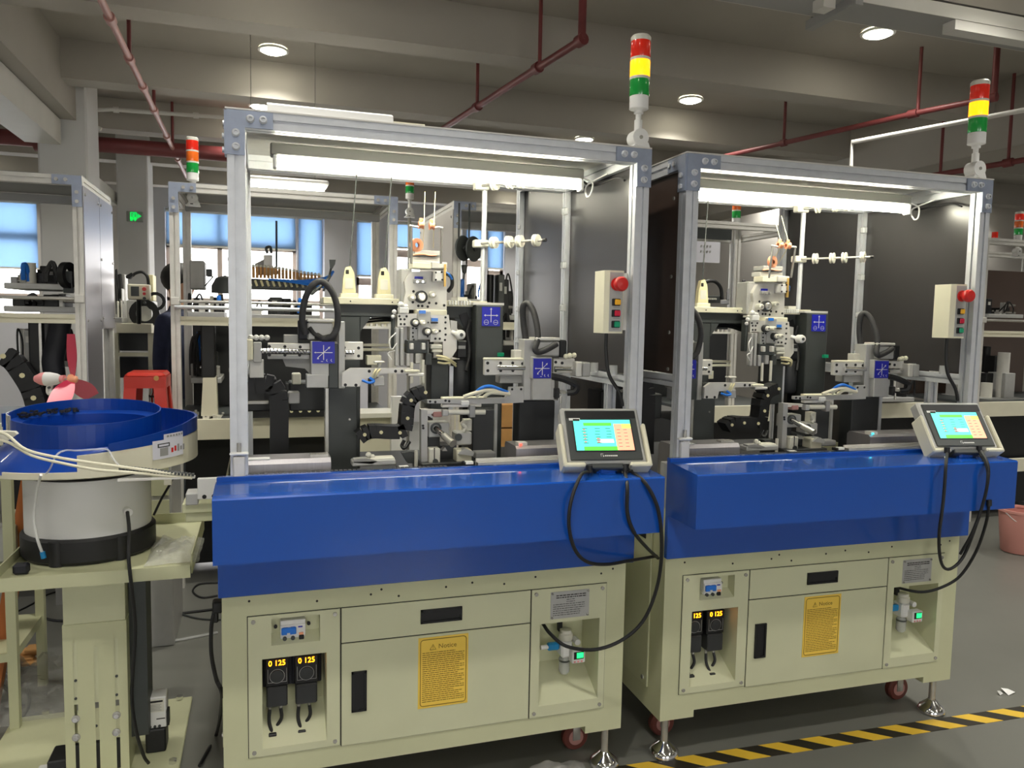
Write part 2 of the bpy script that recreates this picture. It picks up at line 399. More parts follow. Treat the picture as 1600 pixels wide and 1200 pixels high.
tp = MB().box(-1.2, L, -.035, .035, .0004, .0016).build('hazard_tape', tape_material())
tp.location = t0; tp.rotation_euler.z = ang
solo(tp, 'yellow and black striped hazard tape stuck along the floor', 'tape')
# ------------------------------------------------------------------ ceiling downlights
seen = {(1, 2): 'round glowing ceiling light above the left end of the left machine', (2, 2): 'round ceiling light just over the top left corner of the left machine', (0, 3): 'brightest round ceiling light below the cable tray',
        (1, 3): 'round ceiling light right of the left signal tower', (2, 3): 'small round ceiling light behind the left signal tower stem'}
pos = {(1, 2): (.196, 3.301), (2, 2): (.115, 4.761), (0, 3): (3.599, 1.678), (1, 3): (3.301, 3.29), (2, 3): (3.057, 4.808)}
ys = {-4: -4.2, -3: -2.75, -2: -1.28, -1: .2, 0: 1.68, 1: 3.3, 2: 4.76, 3: 6.2, 4: 7.6}
for r in range(-4, 5):
    for c in (0, 1, 2, 3, 4, 5):
        x, y = pos.get((r, c), (.15+3.12*(c-2), ys[r]))
        if x > RX1-.4 or x < RX0+.4 or (c >= 4 and r in (1, 2)): continue
        e = thing('ceiling_light', seen.get((r, c), 'round recessed light farther along the ceiling'), 'ceiling light', (x, y, RZ), group='round ceiling lights')
        MB().lathe([(.085, -.002), (.098, -.014), (.098, -.02), (.082, -.022), (.08, -.012)], (x, y, RZ), n=20).build('rim', 'white', e, True)
        MB().lathe([(.08, -.012), (.078, -.022), (.06, -.032), (0, -.036)], (x, y, RZ), n=20).build('diffuser', 'lamp_glow', e, True)
        ld = bpy.data.lights.new('lamp', 'AREA'); ld.shape = 'DISK'; ld.size = .16; ld.energy = CEILING_WATTS; ld.color = (1, .965, .88); ld.spread = 2.1
        lo = bpy.data.objects.new('lamp', ld); COL.objects.link(lo); lo.parent = e; lo.location = (0, 0, -.045)
# ------------------------------------------------------------------ pipes
def pipe(name, label, runs, r, material, drops=(), joints=(), group=None, k=1, base=None):
    b = runs[0][0]; e = thing(name, label, 'pipe', b, group=group)
    for p in runs: MB().tube(p, r, 12, k).build('run', material, e, True)
    for (x, y, z) in drops: MB().cyl((x, y, z), (x, y, RZ), .011, 8).build('hanger', 'pipe_red', e, True)
    for p, q in joints: MB().cyl(p, q, r*1.5, 12).build('coupling', material, e, True)
    return e
def jn(a, b, t, l=.035):
    a, b = Vector(a), Vector(b); d = (b-a).normalized(); c = a.lerp(b, t); return (c-d*l, c+d*l)
a, b = Vector((-0.552, 1.751, 2.82)), Vector((-0.596, 6.335, 2.82))
pipe('sprinkler_pipe', 'slim pinkish sprinkler pipe running away above the bowl feeder', [[a+(a-b).normalized()*1.2, b]], .017, 'pipe_pink', [a.lerp(b, t) for t in (.0, .18, .42, .7)], [jn(a, b, t) for t in (.05, .18, .3, .42, .6, .8)], 'thin sprinkler pipes under the ceiling')
a, b, c = Vector((1.606, 1.439, 2.82)), Vector((1.53, 1.831, 2.8)), Vector((1.362, 3.247, 2.8))
pipe('sprinkler_pipe', 'dark red sprinkler pipe dropping left of the left signal tower', [[(a.x, a.y, RZ), a], [a, b, c, c+(c-b)*.4]], .02, 'pipe_red', [b, b.lerp(c, .62)], [jn(a, b, .02, .025), jn(b, c, .02, .025), jn(b, c, .62, .025)], 'thin sprinkler pipes under the ceiling')
a, b, c = Vector((4.19, 1.382, 2.8)), Vector((4.052, 1.799, 2.8)), Vector((3.702, 3.247, 2.8))
pipe('sprinkler_pipe', 'long red sprinkler pipe sloping behind the right signal tower', [[(a.x, a.y, RZ), a], [a, b, c, c+(c-b)*.3]], .018, 'pipe_red', [b, b.lerp(c, .69)], [jn(a, b, .02, .025), jn(b, c, .02, .03), jn(b, c, .69, .02)], 'thin sprinkler pipes under the ceiling')
a, b = Vector((5.051, 1.865, 2.6)), Vector((4.933, 2.61, 2.6))
pipe('sprinkler_pipe', 'low red sprinkler pipe at the right edge beyond the machines', [[a+(a-b)*.5, a, b, b+(b-a)*.4]], .02, 'pipe_red', [a.lerp(b, .14), a.lerp(b, .8)], [jn(a, b, .14, .03)], 'thin sprinkler pipes under the ceiling')
pipe('main_pipe', 'thick dark red main pipe crossing behind the square column', [[(RX0+.1, 5, 2.815), (2.6, 5, 2.815)]], .062, 'pipe_red', [(-1.7, 5, 2.815), (.3, 5, 2.815), (2.2, 5, 2.815)], [((-1.60, 5, 2.815), (-1.56, 5, 2.815)), ((.5, 5, 2.815), (.54, 5, 2.815))])
p = [(0.079, 4.6, 3.039), (-0.403, 4.6, 3.023), (-0.975, 4.6, 3.011), (-1.085, 4.6, 2.995), (-1.121, 4.6, 2.953), (-1.123, 4.6, 2.881), (-1.053, 4.6, 2.854)]
pipe('conduit', 'pale bent conduit beside the square column', [[(p[0][0]+2.5, p[0][1], p[0][2]), p[0], p[1], p[2], p[3], p[4], p[5], p[6]]], .016, 'tray_white', (), [jn(p[1], p[2], t, .02) for t in (-.05, .95)])
a, b = Vector((3.996, 1.025, 2.62)), Vector((3.697, 1.954, 2.62))
pipe('conduit', 'thin white conduit under the ceiling at the right with a short drop', [[a+(a-b)*.3, a, b, (b.x, b.y, 2.4)]], .014, 'tray_white', (), [((b.x, b.y, 2.36), (b.x, b.y, 2.42))])
# cable tray, upper right
a, b = Vector((2.295, 0.787, 2.86)), Vector((3.69, 0.8, 2.86)); yt = (a.y+b.y)/2
t = thing('cable_tray', 'long grey cable tray hung under the ceiling at top right', 'cable tray', (3.2, yt, 2.86))
MB().box(1.9, 9.5, yt-.1, yt+.1, 2.86, 2.872).build('tray_floor', 'grey', t)
MB().box(1.9, 9.5, yt-.104, yt-.1, 2.86, 2.92).build('side_wall', 'tray_white', t)
MB().box(1.9, 9.5, yt+.1, yt+.104, 2.86, 2.92).build('side_wall', 'tray_white', t)
for x in ((2.545, 0.802, 2.84)[0], 4.6, 6.2, 7.8):
    MB().box(x-.02, x+.02, yt-.16, yt+.16, 2.82, 2.86).build('bracket', 'grey', t)
    for s_ in (-.14, .14): MB().cyl((x, yt+s_, 2.86), (x, yt+s_, RZ), .006, 6).build('rod', 'steel', t)
for x0, x1 in (((2.41, 0.825, 2.83)[0], (2.472, 0.817, 2.83)[0]), ((3.138, 0.864, 2.83)[0], (3.669, 0.848, 2.83)[0])):
    MB().box(x0, x1, yt-.1, yt-.03, 2.815, 2.86).build('cable_duct', 'tray_white', t)
# exit sign on the far column
e = thing('exit_sign', 'green glowing exit sign with arrow on the far column', 'exit sign', (-1.052, 6.17, 2.388))
MB().fb(-1.123, -0.977, 2.332, 2.43, 6.17, 6.2, .004).build('housing', 'grey', e)
x0, x1, z0, z1 = -1.084, -1.034, 2.356, 2.417
m = MB(); cx, cz = (x0+x1)/2, (z0+z1)/2; w, h = (x1-x0)/2, (z1-z0)/2
for sx in (-1, 1): m.box(cx+sx*w-.006, cx+sx*w+.006, 6.165, 6.17, z0, z1)
for sz in (-1, 1): m.box(cx-w, cx+w, 6.165, 6.17, cz+sz*h-.006, cz+sz*h+.006)
m.sphere((cx+.004, 6.168, cz+h*.5), .012, 8, 6).box(cx-.012, cx+.012, 6.165, 6.17, cz-.02, cz+.018).box(cx-.03, cx-.008, 6.165, 6.17, cz-.05, cz-.012).box(cx+.006, cx+.02, 6.165, 6.17, cz-.05, cz-.012)
m.build('running_figure_symbol', 'exit_green', e)
x0, x1, z0, z1 = -1.025, -0.989, 2.365, 2.408; cz = (z0+z1)/2
MB().box(x0, x1-.03, 6.165, 6.17, cz-.007, cz+.007).prism([(x1-.035, cz-.025), (x1, cz), (x1-.035, cz+.025)], 6.165, 6.17).build('arrow_symbol', 'exit_green', e)
# camera and light fittings on top of the far ceiling
e = thing('pendant_light', 'flat white pendant light hanging over the aisle behind the left machine', 'pendant light', (0.236, 3, 2.268))
MB().fb(-0.008, 0.52, 2.273, 2.305, 2.9, 3.12, .01).build('housing', 'white', e)
x0, x1, z0, z1 = 0.007, 0.492, 2.221, 2.269
MB().fb(x0, x1, z0+.01, z1, 2.92, 3.10, .004).build('diffuser', 'lamp_glow', e)
for s_ in (x0+.05, x1-.05): MB().cyl((s_, 3, z1+.02), (s_, 3, RZ), .003, 6).build('wire', 'steel', e)

# ------------------------------------------------------------------ the two assembly machines in front
FX0, FX1, FY1, FH, TZ, PW = .026, 1.244, 1.17, 1.979, 1.0, .045
TI = .875   # inner table height
def screw(m, x, z, y, r=.006, d=(0, -1, 0)):
    return m.cyl((x, y, z), (x+d[0]*.004, y+d[1]*.004, z+d[2]*.004), r, 10)
def cabinet(M, w, group):
    t = thing('machine_cabinet', 'beige %s cabinet with blue front cover under the %s assembly machine' % ('steel', w), 'cabinet', (.6, .6, 0), M, group)
    CW, CD, zb = 1.205, 1.15, .14
    lp = (.045, .365, .20, .615); 
    LP = (.066, .313, .226, .628); RP = (.8885, 1.138, .220, .628)
    DR = (.3175, .884, .5275, .628); DO = (.3175, .884, .222, .5235)
    br = (0.127, 0.258, 0.541, 0.617); iv = (0.102, 0.276, 0.247, 0.505); rr = (0.917, 1.117, 0.255, 0.518)
    # body shell
    m = MB().grid_face(0, CW, zb+.024, .70, 0, [br, iv, rr])
    for x0, x1 in ((0, .125), (CW-.125, CW)): m.quad((x0,0,zb),(x1,0,zb),(x1,0,zb+.024),(x0,0,zb+.024))
    m.quad((.125,0,zb),(.125,.05,zb),(.125,.05,zb+.024),(.125,0,zb+.024)).quad((CW-.125,0,zb),(CW-.125,0,zb+.024),(CW-.125,.05,zb+.024),(CW-.125,.05,zb))
    m.quad((0,0,zb),(0,0,TI),(0,CD,TI),(0,CD,zb)).quad((CW,0,zb),(CW,CD,zb),(CW,CD,TI),(CW,0,TI)).quad((0,CD,zb),(0,CD,TI),(CW,CD,TI),(CW,CD,zb))
    m.quad((0,0,.70),(CW,0,.70),(CW,0,.985),(0,0,.985))
    m.quad((0,.0,zb+.002),(0,CD,zb+.002),(.125,CD,zb+.002),(.125,0,zb+.002)).quad((CW-.125,0,zb+.002),(CW-.125,CD,zb+.002),(CW,CD,zb+.002),(CW,0,zb+.002)).quad((.125,0,zb+.024),(.125,CD,zb+.024),(CW-.125,CD,zb+.024),(CW-.125,0,zb+.024))
    body = m.build('body', 'beige', t)
    h = MB()
    for x, z in [(.07,.672),(.25,.655),(.43,.672),(.40,.66),(.48,.648),(.62,.662),(.70,.668),(.80,.655),(.90,.668),(1.12,.66),(1.16,.672)]: h.cyl((x, .001, z), (x, -.0006, z), .0035, 8)
    h.build('screw_holes', 'ink', body, kind='stuff')
    MB().box(-.004, CW+.004, .05, CD, TI-.015, TI, .003).build('table_top', 'charcoal2', t); MB().box(-.004, CW+.004, -.001, .05, TI-.02, TZ, .002).build('front_beam', 'greyplate', t)
    # side service panel
    for x, s in ((0, -1), (CW, 1)):
        p = MB().box(x, x+s*.006, .09, .98, .215, .93, .002).build('side_panel', 'beige2', t)
        sm = MB()
        for yy, zz in ((.12,.24),(.12,.90),(.95,.24),(.95,.90)): sm.cyl((x, yy, zz), (x+s*.010, yy, zz), .008, 10)
        sm.build('screw', 'steel', p)
        MB().box(x, x+s*.008, .13, .19, .72, .80).build('cable_slot', 'black', p)
    # front panels (seams dark underneath)
    def panel(nm, r, holes=(), inset=.004, mat_='beige2'):
        s = MB().grid_face(r[0]-.0022, r[1]+.0022, r[2]-.0022, r[3]+.0022, -.0008, list(holes)).build('seam', 'seam', t)
        m = MB().grid_face(r[0], r[1], r[2], r[3], -inset, list(holes))
        for a, b in ((r[0], r[1]),):
            m.quad((a,-inset,r[2]),(a,-inset,r[3]),(a,0,r[3]),(a,0,r[2])).quad((b,-inset,r[2]),(b,0,r[2]),(b,0,r[3]),(b,-inset,r[3]))
        m.quad((r[0],-inset,r[3]),(r[1],-inset,r[3]),(r[1],0,r[3]),(r[0],0,r[3])).quad((r[0],-inset,r[2]),(r[0],0,r[2]),(r[1],0,r[2]),(r[1],-inset,r[2]))
        o = m.build(nm, mat_, t); s.parent = o
        return o
    def recess(hole, depth, slope, par, nm='recess', bdepth=None):
        x0, x1, z0, z1 = hole; y0 = -.004; s = MB()
        s.quad((x0,y0,z0),(x0,y0,z1),(x0,depth,z1),(x0,depth,z0+slope)).quad((x1,y0,z1),(x1,y0,z0),(x1,depth,z0+slope),(x1,depth,z1))
        s.quad((x0,y0,z1),(x1,y0,z1),(x1,depth,z1),(x0,depth,z1)).quad((x0,y0,z0),(x0,depth,z0+slope),(x1,depth,z0+slope),(x1,y0,z0)).quad((x0,depth,z0+slope),(x0,depth,z1),(x1,depth,z1),(x1,depth,z0+slope))
        return s.build(nm, 'beige2', par)
    lpo = panel('control_panel', LP, (br, iv)); recess(br, .035, .02, lpo); recess(iv, .12, .07, lpo)
    rpo = panel('air_panel', RP, (rr,)); recess(rr, .13, .08, rpo)
    for o, r in ((lpo, LP), (rpo, RP)):
        for a in (r[0]+.014, r[1]-.014):
            for b in (r[2]+.014, r[3]-.014): screw(MB(), a, b, -.004).build('screw', 'steel', o)
    dr = panel('drawer', DR); do = panel('door', DO)
    x0, x1, z0, z1 = 0.544, 0.668, 0.56, 0.601
    def pull(par, x0, x1, z0, z1):
        m = MB(); f = .006
        m.box(x0, x1, -.010, -.004, z1-f, z1).box(x0, x1, -.010, -.004, z0, z0+f).box(x0, x0+f, -.010, -.004, z0, z1).box(x1-f, x1, -.010, -.004, z0, z1)
        m.box(x0+f, x1-f, -.006, -.0035, z0+f, z1-f)
        if x1-x0 > z1-z0: m.box(x0+f, x1-f, -.0105, -.0055, z1-.022, z1-f)
        else: m.box(x0+f, x0+.02, -.0105, -.0055, z0+f, z1-f)
        m.build('handle', 'black', par)
    pull(dr, x0, x1, z0, z1)
    x0, x1, z0, z1 = 0.345, 0.388, 0.32, 0.439; pull(do, x0, x1, z0, z1)
    # blue skirt and cover
    MB().box(-.008, 1.222, -.022, -.001, .694, 1.022, .002).build('blue_skirt', 'blue', t)
    c = MB().prism([(-.022, .838), (-.195, .838), (-.195, .999), (-.190, 1.003), (-.05, 1.010), (-.022, 1.010)], -.010, 1.224, 'yz')
    c.build('blue_cover', 'blue', t)
    # notice and name plate
    n = (0.538, 0.689, 0.301, 0.516)
    nb = MB().fb(*n, -.0055, -.004).build('notice_sticker', 'notice_yellow', t, label='yellow printed notice sticker')
    cx = (n[0]+n[1])/2; wN = n[1]-n[0]; hN = n[3]-n[2]
    fr = MB(); q = .0055
    for a, b in ((n[0]+q, n[0]+q+.002), (n[1]-q-.002, n[1]-q)): fr.box(a, b, -.0062, -.0055, n[2]+.014, n[3]-.014)
    for a, b in ((n[2]+q, n[2]+q+.002), (n[3]-q-.002, n[3]-q)): fr.box(n[0]+.014, n[1]-.014, -.0062, -.0055, a, b)
    for sx, sz, X, Z in ((1,1,n[0],n[2]),(1,-1,n[0],n[3]),(-1,1,n[1],n[2]),(-1,-1,n[1],n[3])):
        fr.tube([(X+sx*(q+.001), -.006, Z+sz*.015), (X+sx*.009, -.006, Z+sz*.009), (X+sx*.015, -.006, Z+sz*(q+.001))], .001, 4)
    fr.build('printed_border', 'notice_ink', nb)
    letter('Notice', .019, (cx+.012, -.0056, n[3]-.030), 1.05).build('lettering', 'notice_ink', nb)
    tx, tz = cx-.032, n[3]-.031
    tr = MB().tube([(tx-.009, -.006, tz-.007), (tx+.009, -.006, tz-.007), (tx, -.006, tz+.009), (tx-.009, -.006, tz-.007)], .0009, 4, 1)
    tr.box(tx-.0007, tx+.0007, -.0064, -.0056, tz-.002, tz+.005).box(tx-.0007, tx+.0007, -.0064, -.0056, tz-.005, tz-.0035).build('warning_triangle', 'notice_ink', nb)
    ln = MB(); rnd = random.Random(3)
    for i in range(27):
        z = n[3]-.048-i*.0062
        if z < n[2]+.014: break
        x0 = n[0]+.012; xe = n[1]-.012-(rnd.random()*.05 if rnd.random() < .4 else 0)
        while x0 < xe:
            l = .004+rnd.random()*.012; ln.box(x0, min(x0+l, xe), -.0058, -.0054, z, z+.0022); x0 += l+.0016
    ln.build('printed_text_lines', 'notice_ink', nb, kind='stuff')
    n = (0.95, 1.079, 0.53, 0.616)
    nb = MB().fb(*n, -.0055, -.004).build('name_plate', 'greyplate', t, label='small engraved steel name plate')
    ln = MB(); rnd = random.Random(5); cx = (n[0]+n[1])/2; Wp = n[1]-n[0]; Hp = n[3]-n[2]
    for i in range(11):
        z = n[3]-.014-i*.0068
        a, b = (n[0]+.018, n[1]-.010) if i < 2 else ((cx-.012, cx+.016) if i in (2, 3) else (n[0]+.008, n[1]-.030+(.015 if i < 7 else 0)))
        if z < n[2]+.008: break
        while a < b:
            l = .003+rnd.random()*.009; ln.box(a, min(a+l, b), -.0060, -.0054, z, z+(.003 if i < 2 else .0016)); a += l+.002
    ln.build('engraved_text_lines', 'ink', nb, kind='stuff')
    sc = MB()
    for a in (n[0]+.005, n[1]-.005):
        for b in (n[2]+.005, n[3]-.005): screw(sc, a, b, -.005, .0035)
    sc.build('rivets', 'steel', nb, kind='stuff')
    # feet and casters
    for x in (.042, CW-.036):
        for y in (.042, CD-.042):
            f = MB().cyl((x, y, .03), (x, y, .16), .012, 12).build('levelling_foot', 'steel', t, True)
            MB().lathe([(0, .048), (.014, .048), (.020, .042), (.040, .026), (.050, .014), (.051, .003), (.0, .0)], (x, y, 0), n=24).build('pad', 'chrome', f, True)
            MB().cyl((x, y, .125), (x, y, .14), .017, 6).build('lock_nut', 'steel', f)
    for x in (.09, CW-.095):
        for y in (.155, CD-.155):
            f = MB().box(x-.03, x+.03, y-.03, y+.03, .132, .164).box(x-.013, x+.013, y-.021, y-.017, .040, .135).box(x-.013, x+.013, y+.017, y+.021, .040, .135).build('caster', 'steel', t)
            MB().lathe([(.012, -.015), (.041, -.015), (.046, -.009), (.046, .009), (.041, .015), (.012, .015)], (x, y, .047), (0, 1, 0), 24).build('wheel', 'wheel_red', f, True)
            MB().cyl((x, y-.0165, .047), (x, y+.0165, .047), .026, 18).build('wheel_hub', 'pipe_pink', f, True)
    # blue hinge that carries the touch panel, front edge chain rail
    MB().box(1.045, 1.105, -.13, -.06, 1.004, 1.03, .006).build('screen_hinge', 'blue', t)
    MB().box(.01, 1.2, -.0, .03, 1.0, 1.012).build('edge_rail', 'alu', t)
    ch = MB()
    for i in range(46): ch.box(.05+i*.0125, .05+i*.0125+.009, .004, .026, 1.012, 1.021)
    ch.build('chain_links', 'charcoal2', t, kind='stuff')
    return t
def circuit_breaker(M, w):
    x0, x1, z0, z1 = 0.151, 0.219, 0.545, 0.603; y = .012
    t = thing('circuit_breaker', 'white and blue circuit breaker in the panel window of the %s cabinet' % w, 'breaker', ((x0+x1)/2, .03, z0), M, 'circuit breakers')
    z0 += .006
    MB().box(x0, x1, y, .034, z0, z1, .002).build('body', 'white', t)
    MB().box(x0, x1, y-.004, y, z0+.008, z1-.012, .001).build('front_face', 'white', t)
    b = MB().box(x0+.003, x0+.043, y-.012, y-.004, z0+.014, z0+.034, .002).build('toggle', 'tube_blue', t)
    MB().box(x0+.018, x0+.026, y-.014, y-.012, z0+.014, z0+.020).build('mark', 'white', b)
    MB().box(x0+.05, x0+.062, y-.008, y-.004, z0+.010, z0+.016).build('test_button', 'orange_pink', t)
    m = MB()
    for k in range(3): m.box(x0+.008+k*.02, x0+.020+k*.02, y-.0046, y-.004, z1-.022, z1-.018)
    m.build('printed_marks', 'sign_blue', t)
    for k in (.012, .034): MB().cyl((x0+k, y-.006, z0+.001), (x0+k, y+.006, z0+.001), .0055, 12).build('terminal', 'charcoal', t)
    MB().box(x0+.050, x1-.004, y-.006, y+.006, z0-.006, z0+.007, .002).build('terminal_cover', 'black', t)
    for k in (x0-.012, x1+.010): MB().cyl((k, .028, z0+.03), (k, .035, z0+.03), .005, 10).build('mounting_hole', 'black', t)
def speed_controller(M, w, which, x0, x1, z0, z1):
    y = .045
    t = thing('speed_controller', '%s black vibration controller with glowing digits in the %s cabinet recess' % (which, w), 'controller', ((x0+x1)/2, .09, z0), M, 'black vibration controllers')
    zm = z0+(z1-z0)*.42; cx = (x0+x1)/2
    MB().box(x0+.002, x1-.002, y, .11, zm, z1, .003).build('body', 'black', t)
    MB().box(x0-.004, x1+.008, y+.03, .12, zm-.012, z1+.003, .002).build('rear_plate', 'navyblack', t)
    MB().box(x0+.005, x1-.006, y-.004, .10, z0, zm, .004).build('terminal_block', 'charcoal2', t)
    fr = MB(); a, b, c, d = x0+.009, x1-.008, zm+.012, z1-.03
    for p in ((a, a+.0012, c, d), (b-.0012, b, c, d), (a, b, c, c+.0012)): fr.box(p[0], p[1], y-.0012, y, p[2], p[3])
    fr.lathe([(.0195, 0), (.021, .001), (.0195, .001)], (cx, y, d-.022), (0, -1, 0), 24).build('printed_outline', 'grey', t)
    MB().lathe([(.0185, 0), (.018, .004), (0, .005)], (cx, y, d-.022), (0, -1, 0), 24).build('dial', 'charcoal2', t, True)
    MB().cyl((cx, y-.003, c+.013), (cx, y, c+.013), .006, 14).build('knob', 'grey', t, True)
    MB().cyl((cx, y-.003, c+.022), (cx, y, c+.022), .0022, 8).build('indicator', 'led_white', t)
    letter('0 125', .022, (cx, y-.0006, z1-.014), .95, .0008).build('digits', 'digit', t)
    for k in (.014, .044):
        MB().cyl((x0+k, y+.02, z0-.016), (x0+k, y+.02, z0), .005, 10).build('cable_gland', 'steel', t)
    e = MB().tube([(x0+.014, y+.02, z0-.014), (x0+.012, y+.01, z0-.045), (x0+.02, y-.005, z0-.075)], .005, 8).tube([(x0+.044, y+.02, z0-.014), (x0+.046, y+.012, z0-.04), (x0+.034, y+.012, z0-.062)], .005, 8)
    e.build('cable', 'rubber', t, True)
    MB().box(x0+.010, x0+.032, y-.02, y+.004, z0-.098, z0-.07, .002).build('plug', 'black', t)
    fr = MB().box(x0+.012, x0+.030, y-.0206, y-.02, z0-.09, z0-.082).build('plug_label', 'grey', t)
def air_regulator(M, w):
    c = Vector((1.033, 0.07, 0.393)); x, y, z = c
    t = thing('air_regulator', 'white air pressure regulator with green display in the %s cabinet recess' % w, 'regulator', (x, y, z-.06), M, 'air regulators')
    MB().box(x-.020, x+.018, y-.02, y+.03, z-.02, z+.035, .006).build('body', 'white', t)
    MB().lathe([(.021, .035), (.023, .04), (.023, .055), (.019, .058), (.019, .068), (0, .070)], (x, y, z), n=18).build('adjusting_knob', 'offwhite', t, True)
    MB().lathe([(.014, -.02), (.018, -.028), (.018, -.07), (.012, -.078), (0, -.08)], (x-.002, y, z), n=18).build('filter_bowl', 'clear', t, True)
    MB().lathe([(.0185, -.03), (.0185, -.036), (.0165, -.04)], (x-.002, y, z), n=18).build('bowl_collar', 'charcoal', t, True)
    f = MB().box(x-.062, x-.022, y-.008, y+.010, z+.004, z+.028, .004).build('air_fitting', 'fit_blue', t)
    MB().cyl((x-.085, y, z+.016), (x-.06, y, z+.016), .007, 10).build('air_tube', 'white', f, True)
    g = MB().box(x+.006, x+.052, y-.045, y-.015, z-.03, z+.012, .003).build('digital_gauge', 'white', t)
    MB().box(x+.012, x+.046, y-.0456, y-.045, z-.016, z+.008).build('gauge_glass', 'black', g)
    MB().box(x+.022, x+.044, y-.0465, y-.0456, z-.012, z+.005).build('display', 'led_green', g)
    for k in (.015, .027, .039): MB().box(x+k-.003, x+k+.003, y-.0465, y-.045, z-.026, z-.021).build('key', 'pink', g)
    MB().cyl((x+.035, y-.02, z+.028), (x+.035, y+.01, z+.028), .010, 10).build('elbow_fitting', 'white', t, True)
    MB().box(x-.02, x-.006, y+.01, y+.03, z+.055, z+.10, .003).build('upper_valve', 'black', t)
def frame(M, w, group, left_panel_mat):
    t = thing('enclosure_frame', 'aluminium profile enclosure with dark side panels on the %s assembly machine' % w, 'frame', (.62, .6, TZ), M, group)
    h = PW/2; x0, x1, y0, y1 = FX0+h, FX1-h, h, FY1-h
    for x in (x0, x1):
        for y in (y0, y1): MB().extr((x, y, TZ if y < .1 else TI), (x, y, FH if y < .1 else 2.06), PW).build('post', 'alu', t)
    for x in (x0, x1): MB().extr((x, .60, TI), (x, .60, 2.06-PW), PW*.8).build('mid_post', 'alu', t)
    MB().extr((x0+h, y0, FH-h), (x1-h, y0, FH-h), PW).build('top_rail', 'alu', t)
    MB().extr((x0+h, .60, FH-h), (x1-h, .60, FH-h), PW).build('top_rail', 'alu', t)
    for x in (x0, x1): MB().extr((x, y0+h, FH-h), (x, .60-h, FH-h), PW).build('side_rail', 'alu', t); MB().extr((x, .60, 2.06-h), (x, y1-h, 2.06-h), PW).build('side_rail', 'alu', t)
    for x in (x0, x1): MB().extr((x, y0+h, 1.262), (x, y1-h, 1.262), PW*.8).build('side_rail', 'alu', t)
    MB().extr((x1, .19, TI), (x1, .19, 1.243), .03).build('stub_post', 'alu', t)
    MB().box(FX0-.004, FX1+.004, -.004, .624, FH, FH+.004).build('roof_sheet', 'alu_plate', t)
    # dark panels
    for x, mm in ((x1+.004, 'smoke_panel'), (x0-.006, left_panel_mat)):
        for a, b, zt in ((y0+h+.002, .60-h+.004, FH-PW+.005), (.60+h-.004, y1-h, 2.06-PW+.005)):
            MB().box(x-.003, x+.003, a, b, 1.285, zt).build('side_panel', mm, t)
        MB().box(x-.003, x+.003, .60+.02, y1-h, TI+.01, 1.24).build('side_panel', mm, t)
    # clear panel clamps on the mid posts
    for z in (1.36, 1.50, 1.66, 1.86):
        MB().box(x1-.036, x1-.018, .555, .582, z-.013, z+.013, .003).build('panel_clamp', 'clear', t)
        MB().box(x1-.034, x1-.022, y1-.045, y1-.023, z-.011, z+.011, .003).build('panel_clamp', 'clear', t)
    for y in (.11, .26): MB().cyl((x1-.028, y, 1.278), (x1-.028, y, 1.31), .014, 12).build('panel_clamp', 'clear', t, True)
    # corner brackets with bolts
    for cx, s in ((FX0, 1), (FX1, -1)):
        b = MB().prism([(cx, FH-.002), (cx+s*.115, FH-.002), (cx+s*.115, FH-PW+.001), (cx+s*PW, FH-PW+.001), (cx+s*PW, FH-.115), (cx, FH-.115)][::s], -.006, .0005).build('corner_bracket', 'bracket', t)
        for bx, bz in ((.058, .0225), (.09, .0225), (.0225, .06), (.0225, .095)):
            q = MB().lathe([(.0105, .0), (.0105, .003), (.008, .0045), (.008, .010), (.0045, .010), (.0042, .005), (0, .005)], (cx+s*bx, -.006, FH-bz), (0, -1, 0), 16).build('bolt', 'alu', b, True)
        c = MB().box(cx-s*.006, cx+s*.0005, .0, .115, FH-PW, FH-.002).box(cx-s*.006, cx+s*.0005, .0, PW, FH-.115, FH-PW).build('corner_bracket', 'bracket', t)
        for by, bz in ((.07, .0225), (.10, .0225), (.0225, .065), (.0225, .1)):
            MB().cyl((cx, by, FH-bz), (cx-s*.012, by, FH-bz), .008, 10).build('bolt', 'alu', c, True)
    sc = MB()
    for z in (1.30, 1.42, 1.6, 1.85):
        for y in (.075, .53, .66): screw(sc, FX0, z, y, .006, (-1, 0, 0))
    sc.build('panel_screws', 'steel', t, kind='stuff')
    # pneumatic latch at the foot of the front posts
    for x in (x0, x1):
        l = MB().box(x-.016, x+.016, -.016, .0, 1.012, 1.075, .003).build('latch', 'alu_plate', t)
        MB().cyl((x, -.008, 1.075), (x, -.008, 1.11), .006, 10).build('plunger', 'steel', l, True)
        MB().box(x-.024, x+.024, -.02, -.001, 1.078, 1.086, .003).build('tie_clip', 'white', l)
    return t
def tube_light(M, w):
    a, b = Vector((0.156, 0.25, 1.937)), Vector((1.119, .25, 1.915)); z = 1.925
    t = thing('tube_light', 'long glowing white tube light under the roof of the %s machine' % w, 'tube light', (.62, .25, z), M, 'machine tube lights')
    x0, x1 = a.x, b.x
    MB().box(x0-.02, x1+.012, .244, .294, z-.006, z+.03, .004).build('housing', 'lamp_housing', t)
    MB().cyl((x0, .261, z-.023), (x1, .261, z-.023), .0135, 14).build('tube', 'tube_glow', t, True)
    for x in (x0-.012, x1): MB().box(x, x+.012, .244, .28, z-.042, z-.004, .003).build('end_cap', 'white', t)
    MB().tube([(x1+.01, .25, z), (x1+.04, .24, z-.015), (x1+.03, .23, z-.055), (x1+.02, .24, z-.06), (x1+.03, .26, z-.02), (x1+.075, .20, z+.01)], .003, 6).build('cable', 'white', t, True)
    MB().tube([(x1+.02, .30, z+.005), (x1+.05, .26, z-.02), (x1+.085, .15, z-.01), (x1+.08, .08, z-.03)], .004, 6).build('cable', 'black', t, True)
